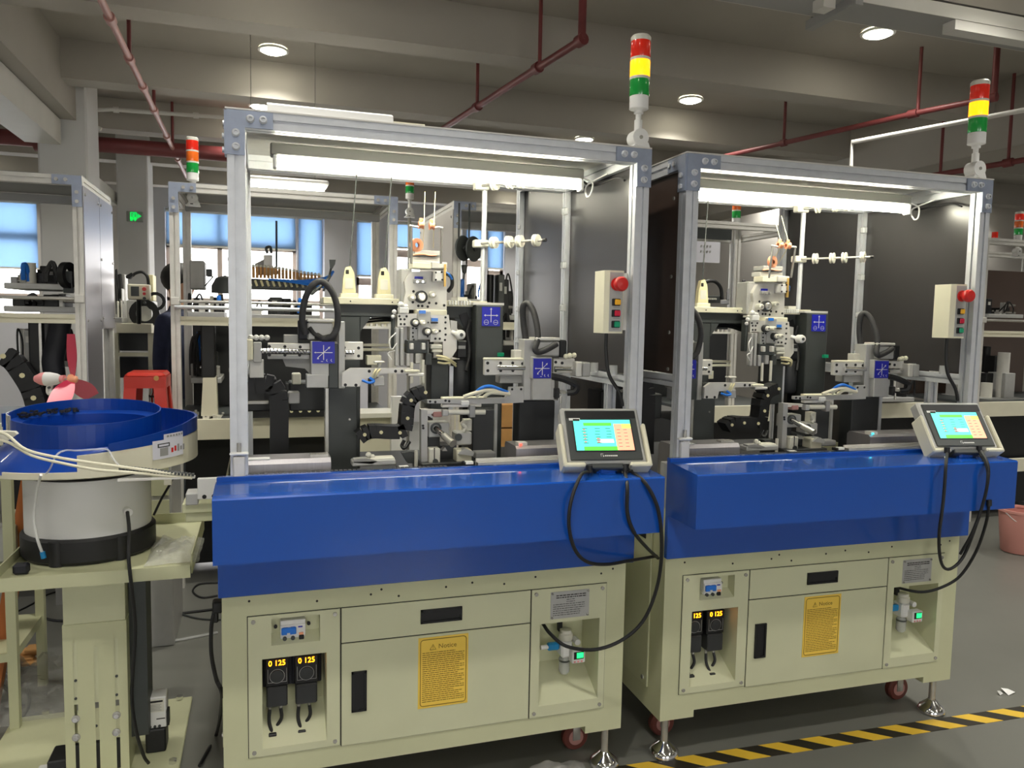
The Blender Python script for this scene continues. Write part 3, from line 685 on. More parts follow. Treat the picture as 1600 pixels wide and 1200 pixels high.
def signal_tower(M, w, lit, base, group='signal towers', sc=1.0, label=None, turn=0):
    x, y, z = base
    t = thing('signal_tower', label or 'red amber green signal tower glowing amber on the %s machine' % w, 'signal light', base, M, group, Matrix.Rotation(turn, 4, 'Z')@Matrix.Scale(sc, 4))
    r = .0305
    MB().prism([(-.036, 0), (.036, 0), (.036, .006), (.026, .03), (-.016, .03), (-.028, .006), (-.036, .006)], -.022, .022).build('base', 'white', t)
    MB().box(-.012, .002, -.0226, -.022, .007, .012).build('slot', 'black', t)
    j = MB().cyl((-.002, -.026, .043), (-.002, .02, .043), .027, 22).build('pivot', 'white', t, True)
    MB().cyl((-.002, -.0285, .043), (-.002, -.026, .043), .006, 10).build('pivot_screw', 'steel', j)
    MB().lathe([(.013, .05), (.0125, .10), (.009, .102), (.009, .118), (.015, .120), (.015, .128), (.0285, .133), (r, .135)], (0, 0, 0), n=20).build('stem', 'white', t, True)
    MB().cyl((0, 0, .133), (0, 0, .172), r-.001, 24).build('socket', 'white', t, True)
    zz = .172
    for nm, mm in (('green_lens', 'lens_green'), ('amber_lens', 'lens_amber' if lit else 'lens_amber_off'), ('red_lens', 'lens_red')):
        prof = [(r, zz), (r+.0006, zz+.002), (r+.0006, zz+.048), (r, zz+.05)]
        l = MB().lathe(prof, n=28).build(nm, mm, t, True)
        if nm != 'red_lens': MB().cyl((0, 0, zz+.05), (0, 0, zz+.058), r+.0008, 28).build('ring', 'offwhite', t, True)
        zz += .058
    MB().lathe([(r+.0008, zz-.008), (r+.0008, zz+.004), (r-.004, zz+.01), (0, zz+.011)], n=28).build('cap', 'offwhite', t, True)
    return t
def push_button_box(M, w, dx=0):
    x0, x1, y0, y1, z0, z1 = 1.112+dx, 1.176+dx, .008, .092, 1.415, 1.608
    t = thing('push_button_box', 'cream push button box with red stop button on the %s machine post' % w, 'button box', ((x0+x1)/2, .05, z0), M, 'push button boxes')
    MB().prism([(x0, y1), (x0, y0+.012), (x0+.012, y0), (x1-.006, y0), (x1, y0+.008), (x1, y1)], z0, z1, 'xy').build('housing', 'cream', t)
    MB().box(x0+.013, x1-.007, y0-.001, y0+.001, z0+.006, z1-.006).build('front_plate', 'greyplate', t)
    MB().box(x1, FX1-PW, y0+.03, y1-.015, z0+.01, z1-.005).build('mounting_bracket', 'alu_plate', t)
    cx = (x0+x1)/2+.004; cz = z1-.042
    b = MB().lathe([(.014, 0), (.015, .016), (.020, .02), (.0225, .028), (.0225, .036), (.018, .042), (0, .044)], (cx, y0, cz), (0, -1, 0), 24).build('stop_button', 'red', t, True)
    MB().lathe([(.020, 0), (.020, .004), (.014, .005)], (cx, y0-.001, cz), (0, -1, 0), 24).build('collar', 'red', b, True)
    for i, mm in enumerate(('btn_yellow', 'btn_red', 'btn_green')):
        z = z0+.096-i*.034
        o = MB().box(cx-.015, cx+.013, y0-.006, y0, z-.011, z+.011, .002).build('button_bezel', 'black', t)
        MB().box(cx-.008, cx+.012, y0-.0105, y0-.006, z-.0085, z+.0085, .002).build('button', mm, o)
        MB().box(cx-.010, cx+.012, y0-.0014, y0-.001, z-.0165, z-.0145).build('printed_caption', 'grey', o)
    MB().tube([(x0+.025, .05, z0), (x0+.026, .05, z0-.06), (x0+.036, .045, z0-.13), (x0+.07, .04, z0-.185), (x0+.085, .04, z0-.23)], .006, 8).build('cable', 'black', t, True)
def touch_panel(M, w, cables):
    c = Vector((1.078, -.075, 1.113)); rot = Matrix.Rotation(math.radians(-9), 4, 'Z')@Matrix.Rotation(math.radians(-37), 4, 'X')
    t = thing('touch_panel', 'tilted touch screen control panel on the blue cover of the %s machine' % w, 'touch screen', c, M, 'touch screen panels', rot)
    W2, H2 = .122, .094
    MB().box(-W2, W2, 0, .045, -H2, H2, .006).build('housing', 'greyplate', t)
    MB().box(-W2+.012, W2-.012, -.005, .001, -H2+.008, H2-.012, .003).build('bezel', 'charcoal', t)
    MB().box(-W2+.014, W2-.014, -.0058, -.005, H2-.040, H2-.015).build('top_band', 'black', t)
    sx, sz0, sz1 = .088, -.055, .048
    s = MB().box(-sx-.004, sx+.004, -.0058, -.0052, sz0-.004, sz1+.004).build('screen', 'black', t)
    def rect(nm, mm, a, b, c0, d0, lift=0): return MB().box(-sx+2*sx*a, -sx+2*sx*b, -.0064-lift, -.0058, sz0+(sz1-sz0)*c0, sz0+(sz1-sz0)*d0).build(nm, mm, s)
    rect('display_field', 'scr_cyan', 0, .72, 0, 1); rect('display_side_keys', 'scr_orange', .70, 1, 0, .86, .0002); rect('display_field', 'scr_cyan', .72, 1, .86, 1)
    rect('display_title_bar', 'scr_green', .17, .66, .80, .90, .0002); rect('display_status_bar', 'scr_green', .13, .715, 0, .12, .0002)
    rect('display_value', 'scr_pink', .42, .66, .24, .36, .0002); rect('display_side_keys', 'scr_yellow', .84, 1, .72, .86, .0004)
    m = MB(); rnd = random.Random(2)
    for i in range(6):
        for a in (.12, .34, .54):
            if a == .54 and i in (4, 5): continue
            a0 = a+rnd.random()*.02; m.box(-sx+2*sx*a0, -sx+2*sx*(a0+.09), -.0067, -.0064, sz0+(sz1-sz0)*(.70-i*.095), sz0+(sz1-sz0)*(.725-i*.095))
    m.build('display_text_lines', 'scr_ink', s, kind='stuff')
    m = MB()
    for i in range(5): m.box(-sx+2*sx*.15, -sx+2*sx*.19, -.0067, -.0064, sz0+(sz1-sz0)*(.66-i*.1), sz0+(sz1-sz0)*(.69-i*.1)).box(-sx+2*sx*.37, -sx+2*sx*.42, -.0067, -.0064, sz0+(sz1-sz0)*(.36-(i % 3)*.06), sz0+(sz1-sz0)*(.395-(i % 3)*.06))
    for i in range(6):
        for a in (.74, .86): m.box(-sx+2*sx*a, -sx+2*sx*(a+.06), -.0067, -.0064, sz0+(sz1-sz0)*(.66-i*.11), sz0+(sz1-sz0)*(.68-i*.11))
    m.build('display_text_lines', 'scr_redink', s, kind='stuff')
    MB().box(-sx-.012, -sx+.022, -.0064, -.0058, sz1-.002, sz1+.006).build('sticker', 'white', s); MB().box(-sx+.0, -sx+.020, -.0068, -.0064, sz1-.004, sz1+.003).build('sticker_print', 'ink', s)
    lg = MB(); 
    for i in range(7): lg.box(-.006+i*.0056, -.0015+i*.0056, -.0056, -.005, -.0745, -.0705)
    lg.box(-.018, -.010, -.0056, -.005, -.0665, -.0655).box(-.018, -.017, -.0056, -.005, -.075, -.0665).prism([(-.0125, -.0695), (-.0075, -.0735), (-.0115, -.0765)], -.0056, -.005)
    lg.build('maker_logo', 'white', t)
    for sgn in (-1, 1):
        x = sgn*W2
        b = MB().box(min(x, x+sgn*.012), max(x, x+sgn*.012), -.010, .05, -H2-.012, .035, .004).box(min(x+sgn*.012, x-sgn*.055), max(x+sgn*.012, x-sgn*.055), -.010, .05, -H2-.014, -H2, .004)
        b.build('bracket', 'cream', t)
    MB().box(-.05, .05, .0, .04, -H2-.016, -H2-.0, .003).build('connector_strip', 'charcoal', t)
    MB().box(-.03, .03, .02, .05, -H2-.06, -H2-.01, .006).build('hinge_arm', 'blue', t)
    for i, (path, r) in enumerate(cables):
        e = thing('cable', 'black cable %s the touch screen of the %s machine' % (('looping left below', 'hanging straight below', 'sweeping down to the air recess from')[i], w), 'cable', path[0], M, 'touch screen cables')
        MB().tube(path, r, 8).build('sheath', 'rubber', e, True)
        MB().cyl(path[0], tuple(Vector(path[0])+Vector((0, .002, .02))), r*1.8, 10).build('plug', 'black', e, True)

def sign_plate(t, x0, x1, z0, z1, y, kind):
    s = MB().box(x0, x1, y-.002, y, z0, z1).build('axis_sign', 'sign_blue', t, label='blue axis direction plate with white arrows')
    cx, cz, w, h = (x0+x1)/2, (z0+z1)/2, x1-x0, z1-z0; m = MB(); y2 = y-.0026; T = .0011
    if kind == 'column':
        cz += h*.06
        m.box(cx-T, cx+T, y2, y-.002, cz-h*.36, cz+h*.36).box(cx-w*.36, cx+w*.36, y2, y-.002, cz-T, cz+T)
        for sx in (-1, 1):
            m.prism([(cx+sx*w*.4, cz), (cx+sx*w*.3, cz+.004), (cx+sx*w*.3, cz-.004)], y2, y-.002)
            m.lathe([(.0075, 0), (.0085, .0006), (.0075, .0006)], (cx+sx*w*.26, y-.002, cz-h*.36), (0, -1, 0), 16).box(cx+sx*w*.26-.006, cx+sx*w*.26+.006, y2, y-.002, cz-h*.36-.0006, cz-h*.36+.0006)
        m.prism([(cx, cz+h*.40), (cx-.004, cz+h*.31), (cx+.004, cz+h*.31)], y2, y-.002)
    else:
        m.box(cx-T, cx+T, y2, y-.002, cz-h*.34, cz+h*.34).box(cx-w*.4, cx+w*.4, y2, y-.002, cz-T, cz+T)
        m.quad((cx-w*.27-T, y2, cz-h*.24), (cx-w*.27+T, y2, cz-h*.25), (cx+w*.27+T, y2, cz+h*.24), (cx+w*.27-T, y2, cz+h*.25))
        m.prism([(cx+w*.3, cz+h*.28), (cx+w*.19, cz+h*.24), (cx+w*.26, cz+h*.16)], y2, y-.002).prism([(cx-w*.43, cz), (cx-w*.35, cz+.003), (cx-w*.35, cz-.003)], y2, y-.002)
        for sx in (.2, .4): m.tube([(cx+w*sx-.003, y2, cz-h*.30), (cx+w*sx-.005, y2, cz-h*.36), (cx+w*sx-.002, y2, cz-h*.42)], .0008, 4)
        m.box(cx-w*.12, cx-w*.02, y2, y-.002, cz-h*.42, cz-h*.40).prism([(cx-w*.3, cz-h*.3), (cx-w*.2, cz-h*.3), (cx-w*.25, cz-h*.22)], y2, y-.002)
    m.build('white_arrows', 'white', s)
def holes(par, pts, y, r=.005, mm='black', nm='bolt_hole'):
    m = MB()
    for x, z in pts: m.cyl((x, y+.001, z), (x, y-.0012, z), r, 10)
    return m.build(nm, mm, par, kind='stuff')
def drag_chain(t, path, wdt, hgt, nm='cable_carrier', dots=True):
    """a chain of black links along a path in a vertical plane"""
    P = smooth_path(path, 6); m = MB(); d2 = MB(); L = 0; last = P[0]; step = hgt*.4; pts = [P[0]]
    for p in P[1:]:
        if (p-pts[-1]).length >= step: pts.append(p)
    for a, b in zip(pts[:-1], pts[1:]):
        d = (b-a).normalized(); n = Vector((0, 1, 0)); u = d.cross(n).normalized(); c = (a+b)/2; l = (b-a).length*.5
        vs = []
        for sd in (-1, 1):
            for su in (-1, 1):
                for sn in (-1, 1): vs.append(c+d*sd*l*1.02+u*su*hgt*.5+n*sn*wdt*.5)
        m.add(vs, [(0,1,3,2),(4,6,7,5),(0,4,5,1),(2,3,7,6),(0,2,6,4),(1,5,7,3)])
        L += 1
        if L % 3 == 1: d2.cyl(a-n*wdt*.5, a-n*(wdt*.5+.003), hgt*.14, 8)
    o = m.build(nm, 'black', t)
    if dots: d2.build('link_pins', 'ivory', o, kind='stuff')
    return o
def gantry(M, w):
    t = thing('gantry_frame', 'charcoal portal frame carrying the head of the %s machine' % w, 'gantry', (.62, .52, TZ), M, 'charcoal portal frames')
    bx0, bx1 = 0.352, 0.911
    zt, zb = 1.515, 1.452
    MB().box(bx0, bx1, .486, .60, zb, zt-.012, .003).build('beam', 'charcoal', t)
    MB().box(bx0, 0.427, .487, .59, TI, zb, .003).build('leg', 'charcoal', t)
    l0, l1 = 0.813, bx1
    MB().box(l0, l1, .41, .60, TI, zt-.014, .004).build('leg', 'charcoal', t)
    MB().prism([(0.427, zb), (0.427, zb-.05), (0.463, zb)], .487, .59).build('gusset', 'charcoal', t)
    MB().prism([(l0, zb), (l0, zb-.06), (l0-.06, zb)], .487, .59).build('gusset', 'charcoal', t)
    MB().box(0.303, 0.561, .47, .62, zt-.022, zt, .002).build('cream_top_plate', 'cream', t)
    holes(t, [(bx0+.04, zt-.012), (bx0+.18, zt-.012), (bx0+.20, zt-.012), (bx0+.22, zt-.012)], .47, .0025)
    MB().box(l0-.01, l1+.004, .42, .60, zt-.014, zt-.006).build('top_cap', 'alu_plate', t)
    sign_plate(t, .832, .897, 1.428, 1.494, .4095, 'column')
    # hose arch and slotted comb bar in the opening
    cb = MB().fb(0.426, 0.557, 1.412, 1.42, .49, .51); 
    for i in range(5): cb.fb(0.441+i*.0195, 0.441+i*.0195+.007, 1.418, 1.429, .492, .508)
    cb.build('comb_bar', 'alu_plate', t)
    hz = MB()
    for i in range(5):
        z = 1.464-i*.007; hz.tube([(bx0+.05, .53+i*.008, z-.01), (bx0+.12, .52+i*.008, z+.008-i*.002), (bx0+.19, .53+i*.006, z+.004), (bx0+.25, .54, z-.012)], .0045, 6)
    hz.build('hose_bundle', 'black', t, True)
    # valve manifold on the beam
    v = MB().fb(0.719, 0.865, 1.494, 1.514, .46, .56).build('valve_base', 'cream', t)
    for i in range(8): MB().fb(0.725+i*.0105, 0.725+i*.0105+.006, 1.498, 1.515, .452, .47, .002).build('valve', 'white', v)
    MB().box(l0-.055, l0-.02, .46, .56, zt-.008, zt+.012).build('terminal', 'offwhite', t)
    # green tag and rear conduit bits
    MB().fb(0.89, 0.911, 1.323, 1.336, .398, .41).build('green_tag', 'btn_green', t)
    drag_chain(t, [(l0-.03, .50, 1.47), (l0-.005, .50, 1.40), (l0+.0, .50, 1.30), (l0-.01, .50, 1.20), (l0-.012, .50, 1.08)], .04, .03, 'ribbed_cable', False)
    return t
def press_head(M, w):
    t = thing('wire_press_head', 'silver wire feeding head with rollers and dials on the %s machine gantry' % w, 'press head', (.62, .42, 1.2), M, 'wire feeding heads')
    y = .42
    # upper main plate
    MB().prism([(0.584, 1.606), (0.695, 1.611), (0.695, 1.636), (0.708, 1.637), (0.71, 1.481), (0.557, 1.478), (0.569, 1.538), (0.564, 1.572)], y, y+.05).build('main_plate', 'alu_plate', t)
    MB().fb(0.554, 0.594, 1.487, 1.617, .44, .52, .004).build('left_flank', 'greyplate', t)
    MB().fb(0.584, 0.649, 1.615, 1.636, .39, .45, .002).build('bar_clamp', 'cream', t)
    MB().fb(0.649, 0.702, 1.617, 1.639, .385, .45, .002).build('bar_clamp', 'alu_plate', t)
    MB().fb(0.594, 0.681, 1.66, 1.677, .40, .47, .002).build('upper_plate', 'greyplate', t)
    MB().fb(0.587, 0.688, 1.637, 1.654, .41, .47, .002).build('upper_plate', 'alu_plate', t)
    w1 = MB().tube([(0.59, 0.4, 1.66), (0.618, 0.39, 1.663), (0.644, 0.39, 1.66), (0.666, 0.39, 1.661)], .003, 6).build('wire', 'orange_pink', t, True)
    # side posts with hook arm and wire eyes
    for u, v0, v1 in ((643, 352, 420), (689, 356, 412)):
        MB().cyl((0.668, 0.33, 1.63) if u > 660 else (0.571, 0.33, 1.626), (0.665, 0.31, 1.743) if u > 660 else (0.566, 0.31, 1.746), .004, 8).build('guide_post', 'steel', t, True)
    MB().tube([(0.56, 0.31, 1.745), (0.575, 0.31, 1.742), (0.591, 0.31, 1.741)], .0035, 8).tube([(0.669, 0.31, 1.743), (0.652, 0.31, 1.744), (0.635, 0.31, 1.741)], .0035, 8).build('hook_arm', 'white', t, True)
    for p in (Vector((0.597, 0.31, 1.748)), Vector((0.632, 0.31, 1.747))):
        e = MB().lathe([(.007, -.008), (.013, -.008), (.009, 0), (.013, .008), (.007, .008)], p, (1, 0, 0), 14).build('wire_eye', 'orange_pink', t, True)
        MB().box(p.x-.006, p.x+.006, p.y-.004, p.y+.004, p.z+.008, p.z+.022, .002).build('eye_clip', 'orange_pink', e)
    p = Vector((0.589, 0.34, 1.687))
    MB().lathe([(.008, -.006), (.022, -.006), (.016, 0), (.022, .006), (.008, .006)], p, (.3, -1, 0), 20).build('guide_wheel', 'orange_pink', t, True)
    wr = MB()
    for q in ([(0.627, 0.4, 1.868), (0.607, 0.31, 1.748), (0.622, 0.4, 1.683)], [(0.662, 0.4, 1.87), (0.639, 0.31, 1.75), (0.657, 0.4, 1.685)]): wr.tube(q, .0012, 5, 1)
    wr.build('wire', 'ivory', t)
    # air valve at the right
    MB().fb(0.658, 0.684, 1.574, 1.608, .375, .42, .002).build('valve_block', 'white', t)
    holes(t, [(0.661, 1.603), (0.681, 1.605), (0.661, 1.579), (0.683, 1.58)], .374, .0035)
    MB().fb(0.691, 0.697, 1.558, 1.632, .38, .39).build('guide_rod', 'brass', t)
    MB().tube([(0.702, 0.4, 1.603), (0.725, 0.42, 1.592), (0.737, 0.46, 1.566), (0.728, 0.48, 1.546)], .007, 8).build('hose', 'navyblack', t, True)
    MB().tube([(0.7, 0.4, 1.607), (0.713, 0.4, 1.599), (0.727, 0.42, 1.586)], .004, 6).build('hose', 'tube_blue', t, True)
    # top dials
    MB().fb(0.598, 0.626, 1.573, 1.59, .412, .42, .001).build('label', 'sign_blue', t)
    b = MB().fb(0.593, 0.636, 1.567, 1.581, .405, .42, .002).build('dial_mount', 'grey', t); holes(b, [(0.605, 1.572), (0.624, 1.573)], .405, .004, 'chrome', 'dial')
    def roller(u, v, yy, r, mm, rim=None, depth=.03, hub=True):
        p = Vector(bpA(u, v, yy)); ax = (0, -1, 0)
        o = MB().lathe([(0, depth), (r*.75, depth), (r, depth-.003), (r, 0)], p, ax, 24).build('roller', mm, t, True)
        if rim: MB().lathe([(r, depth*.7), (r*1.5, depth*.65), (r*1.5, .002), (r, 0)], p, ax, 24).build('rim', rim, o, True)
        if hub: MB().cyl((p.x, p.y-depth-.004, p.z), (p.x, p.y-depth, p.z), r*.45, 12).build('hub', 'steel', o, True)
    for a in ((642, 465, .42, .0115, 'offwhite', None), (657, 464, .42, .014, 'steel', 'charcoal2'), (674, 461, .42, .0115, 'offwhite', None)): roller(*a)
    holes(t, [(0.595, 1.54), (0.649, 1.503), (0.673, 1.502), (0.612, 1.492), (0.625, 1.492), (0.701, 1.496), (0.644, 1.49), (0.593, 1.504)], .42, .0045)
    # lower head block
    yl = .385
    MB().fb(0.599, 0.703, 1.46, 1.48, .385, .44, .002).build('mid_plate', 'cream', t)
    MB().prism([(0.536, 1.464), (0.602, 1.466), (0.602, 1.472), (0.647, 1.473), (0.647, 1.462), (0.709, 1.464), (0.716, 1.414), (0.734, 1.404), (0.737, 1.343), (0.717, 1.317), (0.711, 1.317), (0.691, 1.317), (0.69, 1.373), (0.646, 1.372), (0.646, 1.381), (0.577, 1.38), (0.576, 1.423), (0.536, 1.422)], yl, yl+.05).build('lower_plate', 'alu_plate', t)
    MB().fb(0.601, 0.645, 1.379, 1.475, .372, .39, .002).build('front_plate', 'greyplate', t)
    MB().fb(0.576, 0.602, 1.372, 1.423, .374, .39, .002).build('front_plate', 'greyplate', t)
    MB().fb(0.605, 0.627, 1.466, 1.477, .368, .373).build('label', 'tube_blue', t); MB().fb(0.649, 0.671, 1.441, 1.452, .378, .386).build('label', 'tube_blue', t)
    MB().fb(0.647, 0.671, 1.434, 1.439, .376, .386).build('slot_cover', 'black', t)
    for a in ((647, 504, .375, .0095, 'offwhite', 'charcoal2'), (659, 504, .372, .009, 'offwhite', None), (666, 518, .372, .0095, 'offwhite', 'charcoal2'), (678, 518, .385, .009, 'offwhite', None)): roller(*a)
    holes(t, [(0.546, 1.446), (0.559, 1.446), (0.547, 1.43), (0.559, 1.43), (0.542, 1.456), (0.566, 1.456), (0.698, 1.455), (0.698, 1.438), (0.698, 1.418), (0.699, 1.397), (0.697, 1.379), (0.679, 1.409), (0.664, 1.383), (0.679, 1.383)], yl, .004)
    holes(t, [(0.585, 1.417), (0.596, 1.417), (0.585, 1.402), (0.585, 1.389), (0.588, 1.379), (0.636, 1.437), (0.635, 1.39)], .371, .0033)
    # right handle knob
    p = Vector((0.743, 0.36, 1.398))
    MB().cyl((0.721, 0.385, 1.406), p, .007, 10).build('knob_stem', 'white', t, True)
    k = MB().lathe([(.006, .02), (.014, .018), (.0165, .010), (.0165, -.008), (.012, -.012)], p, (0, -1, 0), 22).build('round_knob', 'white', t, True)
    MB().cyl((p.x, p.y-.022, p.z), (p.x, p.y-.018, p.z), .006, 10).build('knob_screw', 'charcoal', k)
    # left slotted strip and plunger rods
    for u in (618, 627): MB().fb(*((0.525, 0.536, 1.292, 1.418) if u == 618 else (0.542, 0.553, 1.292, 1.418)), .36, .385, .002).build('slide_rail', 'greyplate', t)
    MB().fb(0.519, 0.53, 1.347, 1.468, .39, .42, .002).build('left_strip', 'charcoal', t)
    v = MB().fb(0.541, 0.573, 1.465, 1.486, .38, .42, .003).build('air_valve', 'white', t)
    MB().sphere((0.547, 0.39, 1.494), .011, 10, 8).sphere((0.564, 0.39, 1.488), .009, 10, 8).sphere((0.526, 0.39, 1.47), .008, 10, 8).sphere((0.522, 0.39, 1.454), .007, 10, 8).build('push_fitting', 'white', v, True)
    # press dies
    MB().fb(0.566, 0.635, 1.334, 1.377, .365, .42, .002).build('die_block', 'charcoal', t)
    for u in (0, 1):
        MB().fb(*((0.572, 0.585, 1.347, 1.368), (0.611, 0.624, 1.347, 1.369))[u], .35, .37, .002).build('die_face', 'alu_plate', t)
        MB().fb(*((0.562, 0.575, 1.292, 1.334), (0.592, 0.609, 1.3, 1.334))[u], .36, .40, .002).build('die_guide', 'greyplate', t)
        MB().cyl(*(((0.579, 0.36, 1.305), (0.58, 0.36, 1.235)), ((0.618, 0.36, 1.313), (0.618, 0.36, 1.235)))[u], .0055, 10).build('plunger_rod', 'offwhite', t, True)
    MB().fb(0.645, 0.685, 1.349, 1.364, .37, .40, .003).build('round_bar', 'offwhite', t); MB().fb(0.65, 0.685, 1.338, 1.347, .37, .40, .002).build('round_bar', 'offwhite', t)
    MB().fb(0.628, 0.65, 1.295, 1.334, .37, .41, .002).build('die_guide', 'charcoal', t)
    cab = MB().tube([(0.665, 0.37, 1.326), (0.689, 0.35, 1.323), (0.711, 0.36, 1.312), (0.739, 0.4, 1.298)], .004, 6).tube([(0.67, 0.37, 1.317), (0.692, 0.35, 1.314), (0.718, 0.37, 1.304), (0.742, 0.41, 1.289)], .004, 6).tube([(0.67, 0.37, 1.304), (0.69, 0.36, 1.301), (0.714, 0.38, 1.302)], .004, 6)
    cab.build('cream_leads', 'ivory', t, True)
    # motor below right
    MB().fb(0.748, 0.784, 1.315, 1.377, .42, .50, .004).build('motor', 'black', t)
    MB().lathe([(.03, 0), (.034, -.02), (.034, -.12), (.028, -.13), (.0, -.13)], (0.77, 0.46, 1.308), n=20).build('motor_can', 'charcoal2', t, True)
    MB().cyl((0.77, 0.46, 1.286), (0.771, 0.46, 1.254), .0335, 18).build('gear_ring', 'charcoal', t, True)
    MB().fb(0.752, 0.777, 1.348, 1.359, .417, .42).build('motor_label', 'grey', t)
    MB().tube([(0.805, 0.46, 1.448), (0.796, 0.46, 1.403), (0.799, 0.44, 1.336), (0.781, 0.42, 1.271)], .006, 6).build('motor_cable', 'rubber', t, True)
    MB().prism([(0.719, 1.446), (0.742, 1.443), (0.743, 1.349), (0.73, 1.325), (0.721, 1.316)], .40, .43).build('cam_plate', 'greyplate', t)
    wl = MB().tube([(0.526, 0.36, 1.401), (0.502, 0.34, 1.377), (0.51, 0.34, 1.348), (0.528, 0.35, 1.368)], .002, 5).tube([(0.524, 0.36, 1.343), (0.498, 0.34, 1.335), (0.51, 0.34, 1.314)], .002, 5).build('white_lead', 'white', t, True)
    # lower crimp stand
    MB().fb(0.657, 0.72, 1.137, 1.314, .42, .50, .003).build('stand_column', 'charcoal', t)
    MB().fb(0.727, 0.741, 1.134, 1.287, .44, .48).build('stand_rail', 'alu', t)
def wire_guide_stand(M, w):
    t = thing('wire_guide_stand', 'vertical rod with rows of white guide rollers in the %s machine' % w, 'guide stand', (.872, .55, 1.50), M, 'wire guide stands')
    MB().cyl((.872, .55, 1.50), (.876, .55, 1.955), .0095, 12).build('rod', 'alu', t, True)
    MB().box(.845, .90, .53, .57, 1.50, 1.512, .002).build('base_plate', 'offwhite', t)
    for z, nn in ((1.722, 4), (1.925, 4)):
        MB().box(.835, .888, .53, .566, z-.013, z+.013, .003).build('clamp', 'offwhite', t)
        a, b = Vector((.86, .53, z)), Vector((1.025, .31, z))
        MB().cyl(a, b, .0045, 10).build('cross_bar', 'steel', t, True)
        for i in range(nn):
            p = a.lerp(b, (.22, .48, .66, .93)[i]*.92); d = (b-a).normalized()
            MB().lathe([(.005, -.008), (.021, -.008), (.021, -.003), (.014, 0), (.021, .003), (.021, .008), (.005, .008)], p, d, 16).build('guide_roller', 'offwhite', t, True)
        MB().cyl(b-(b-a).normalized()*.012, b, .006, 8).build('bar_end_cap', 'black', t)
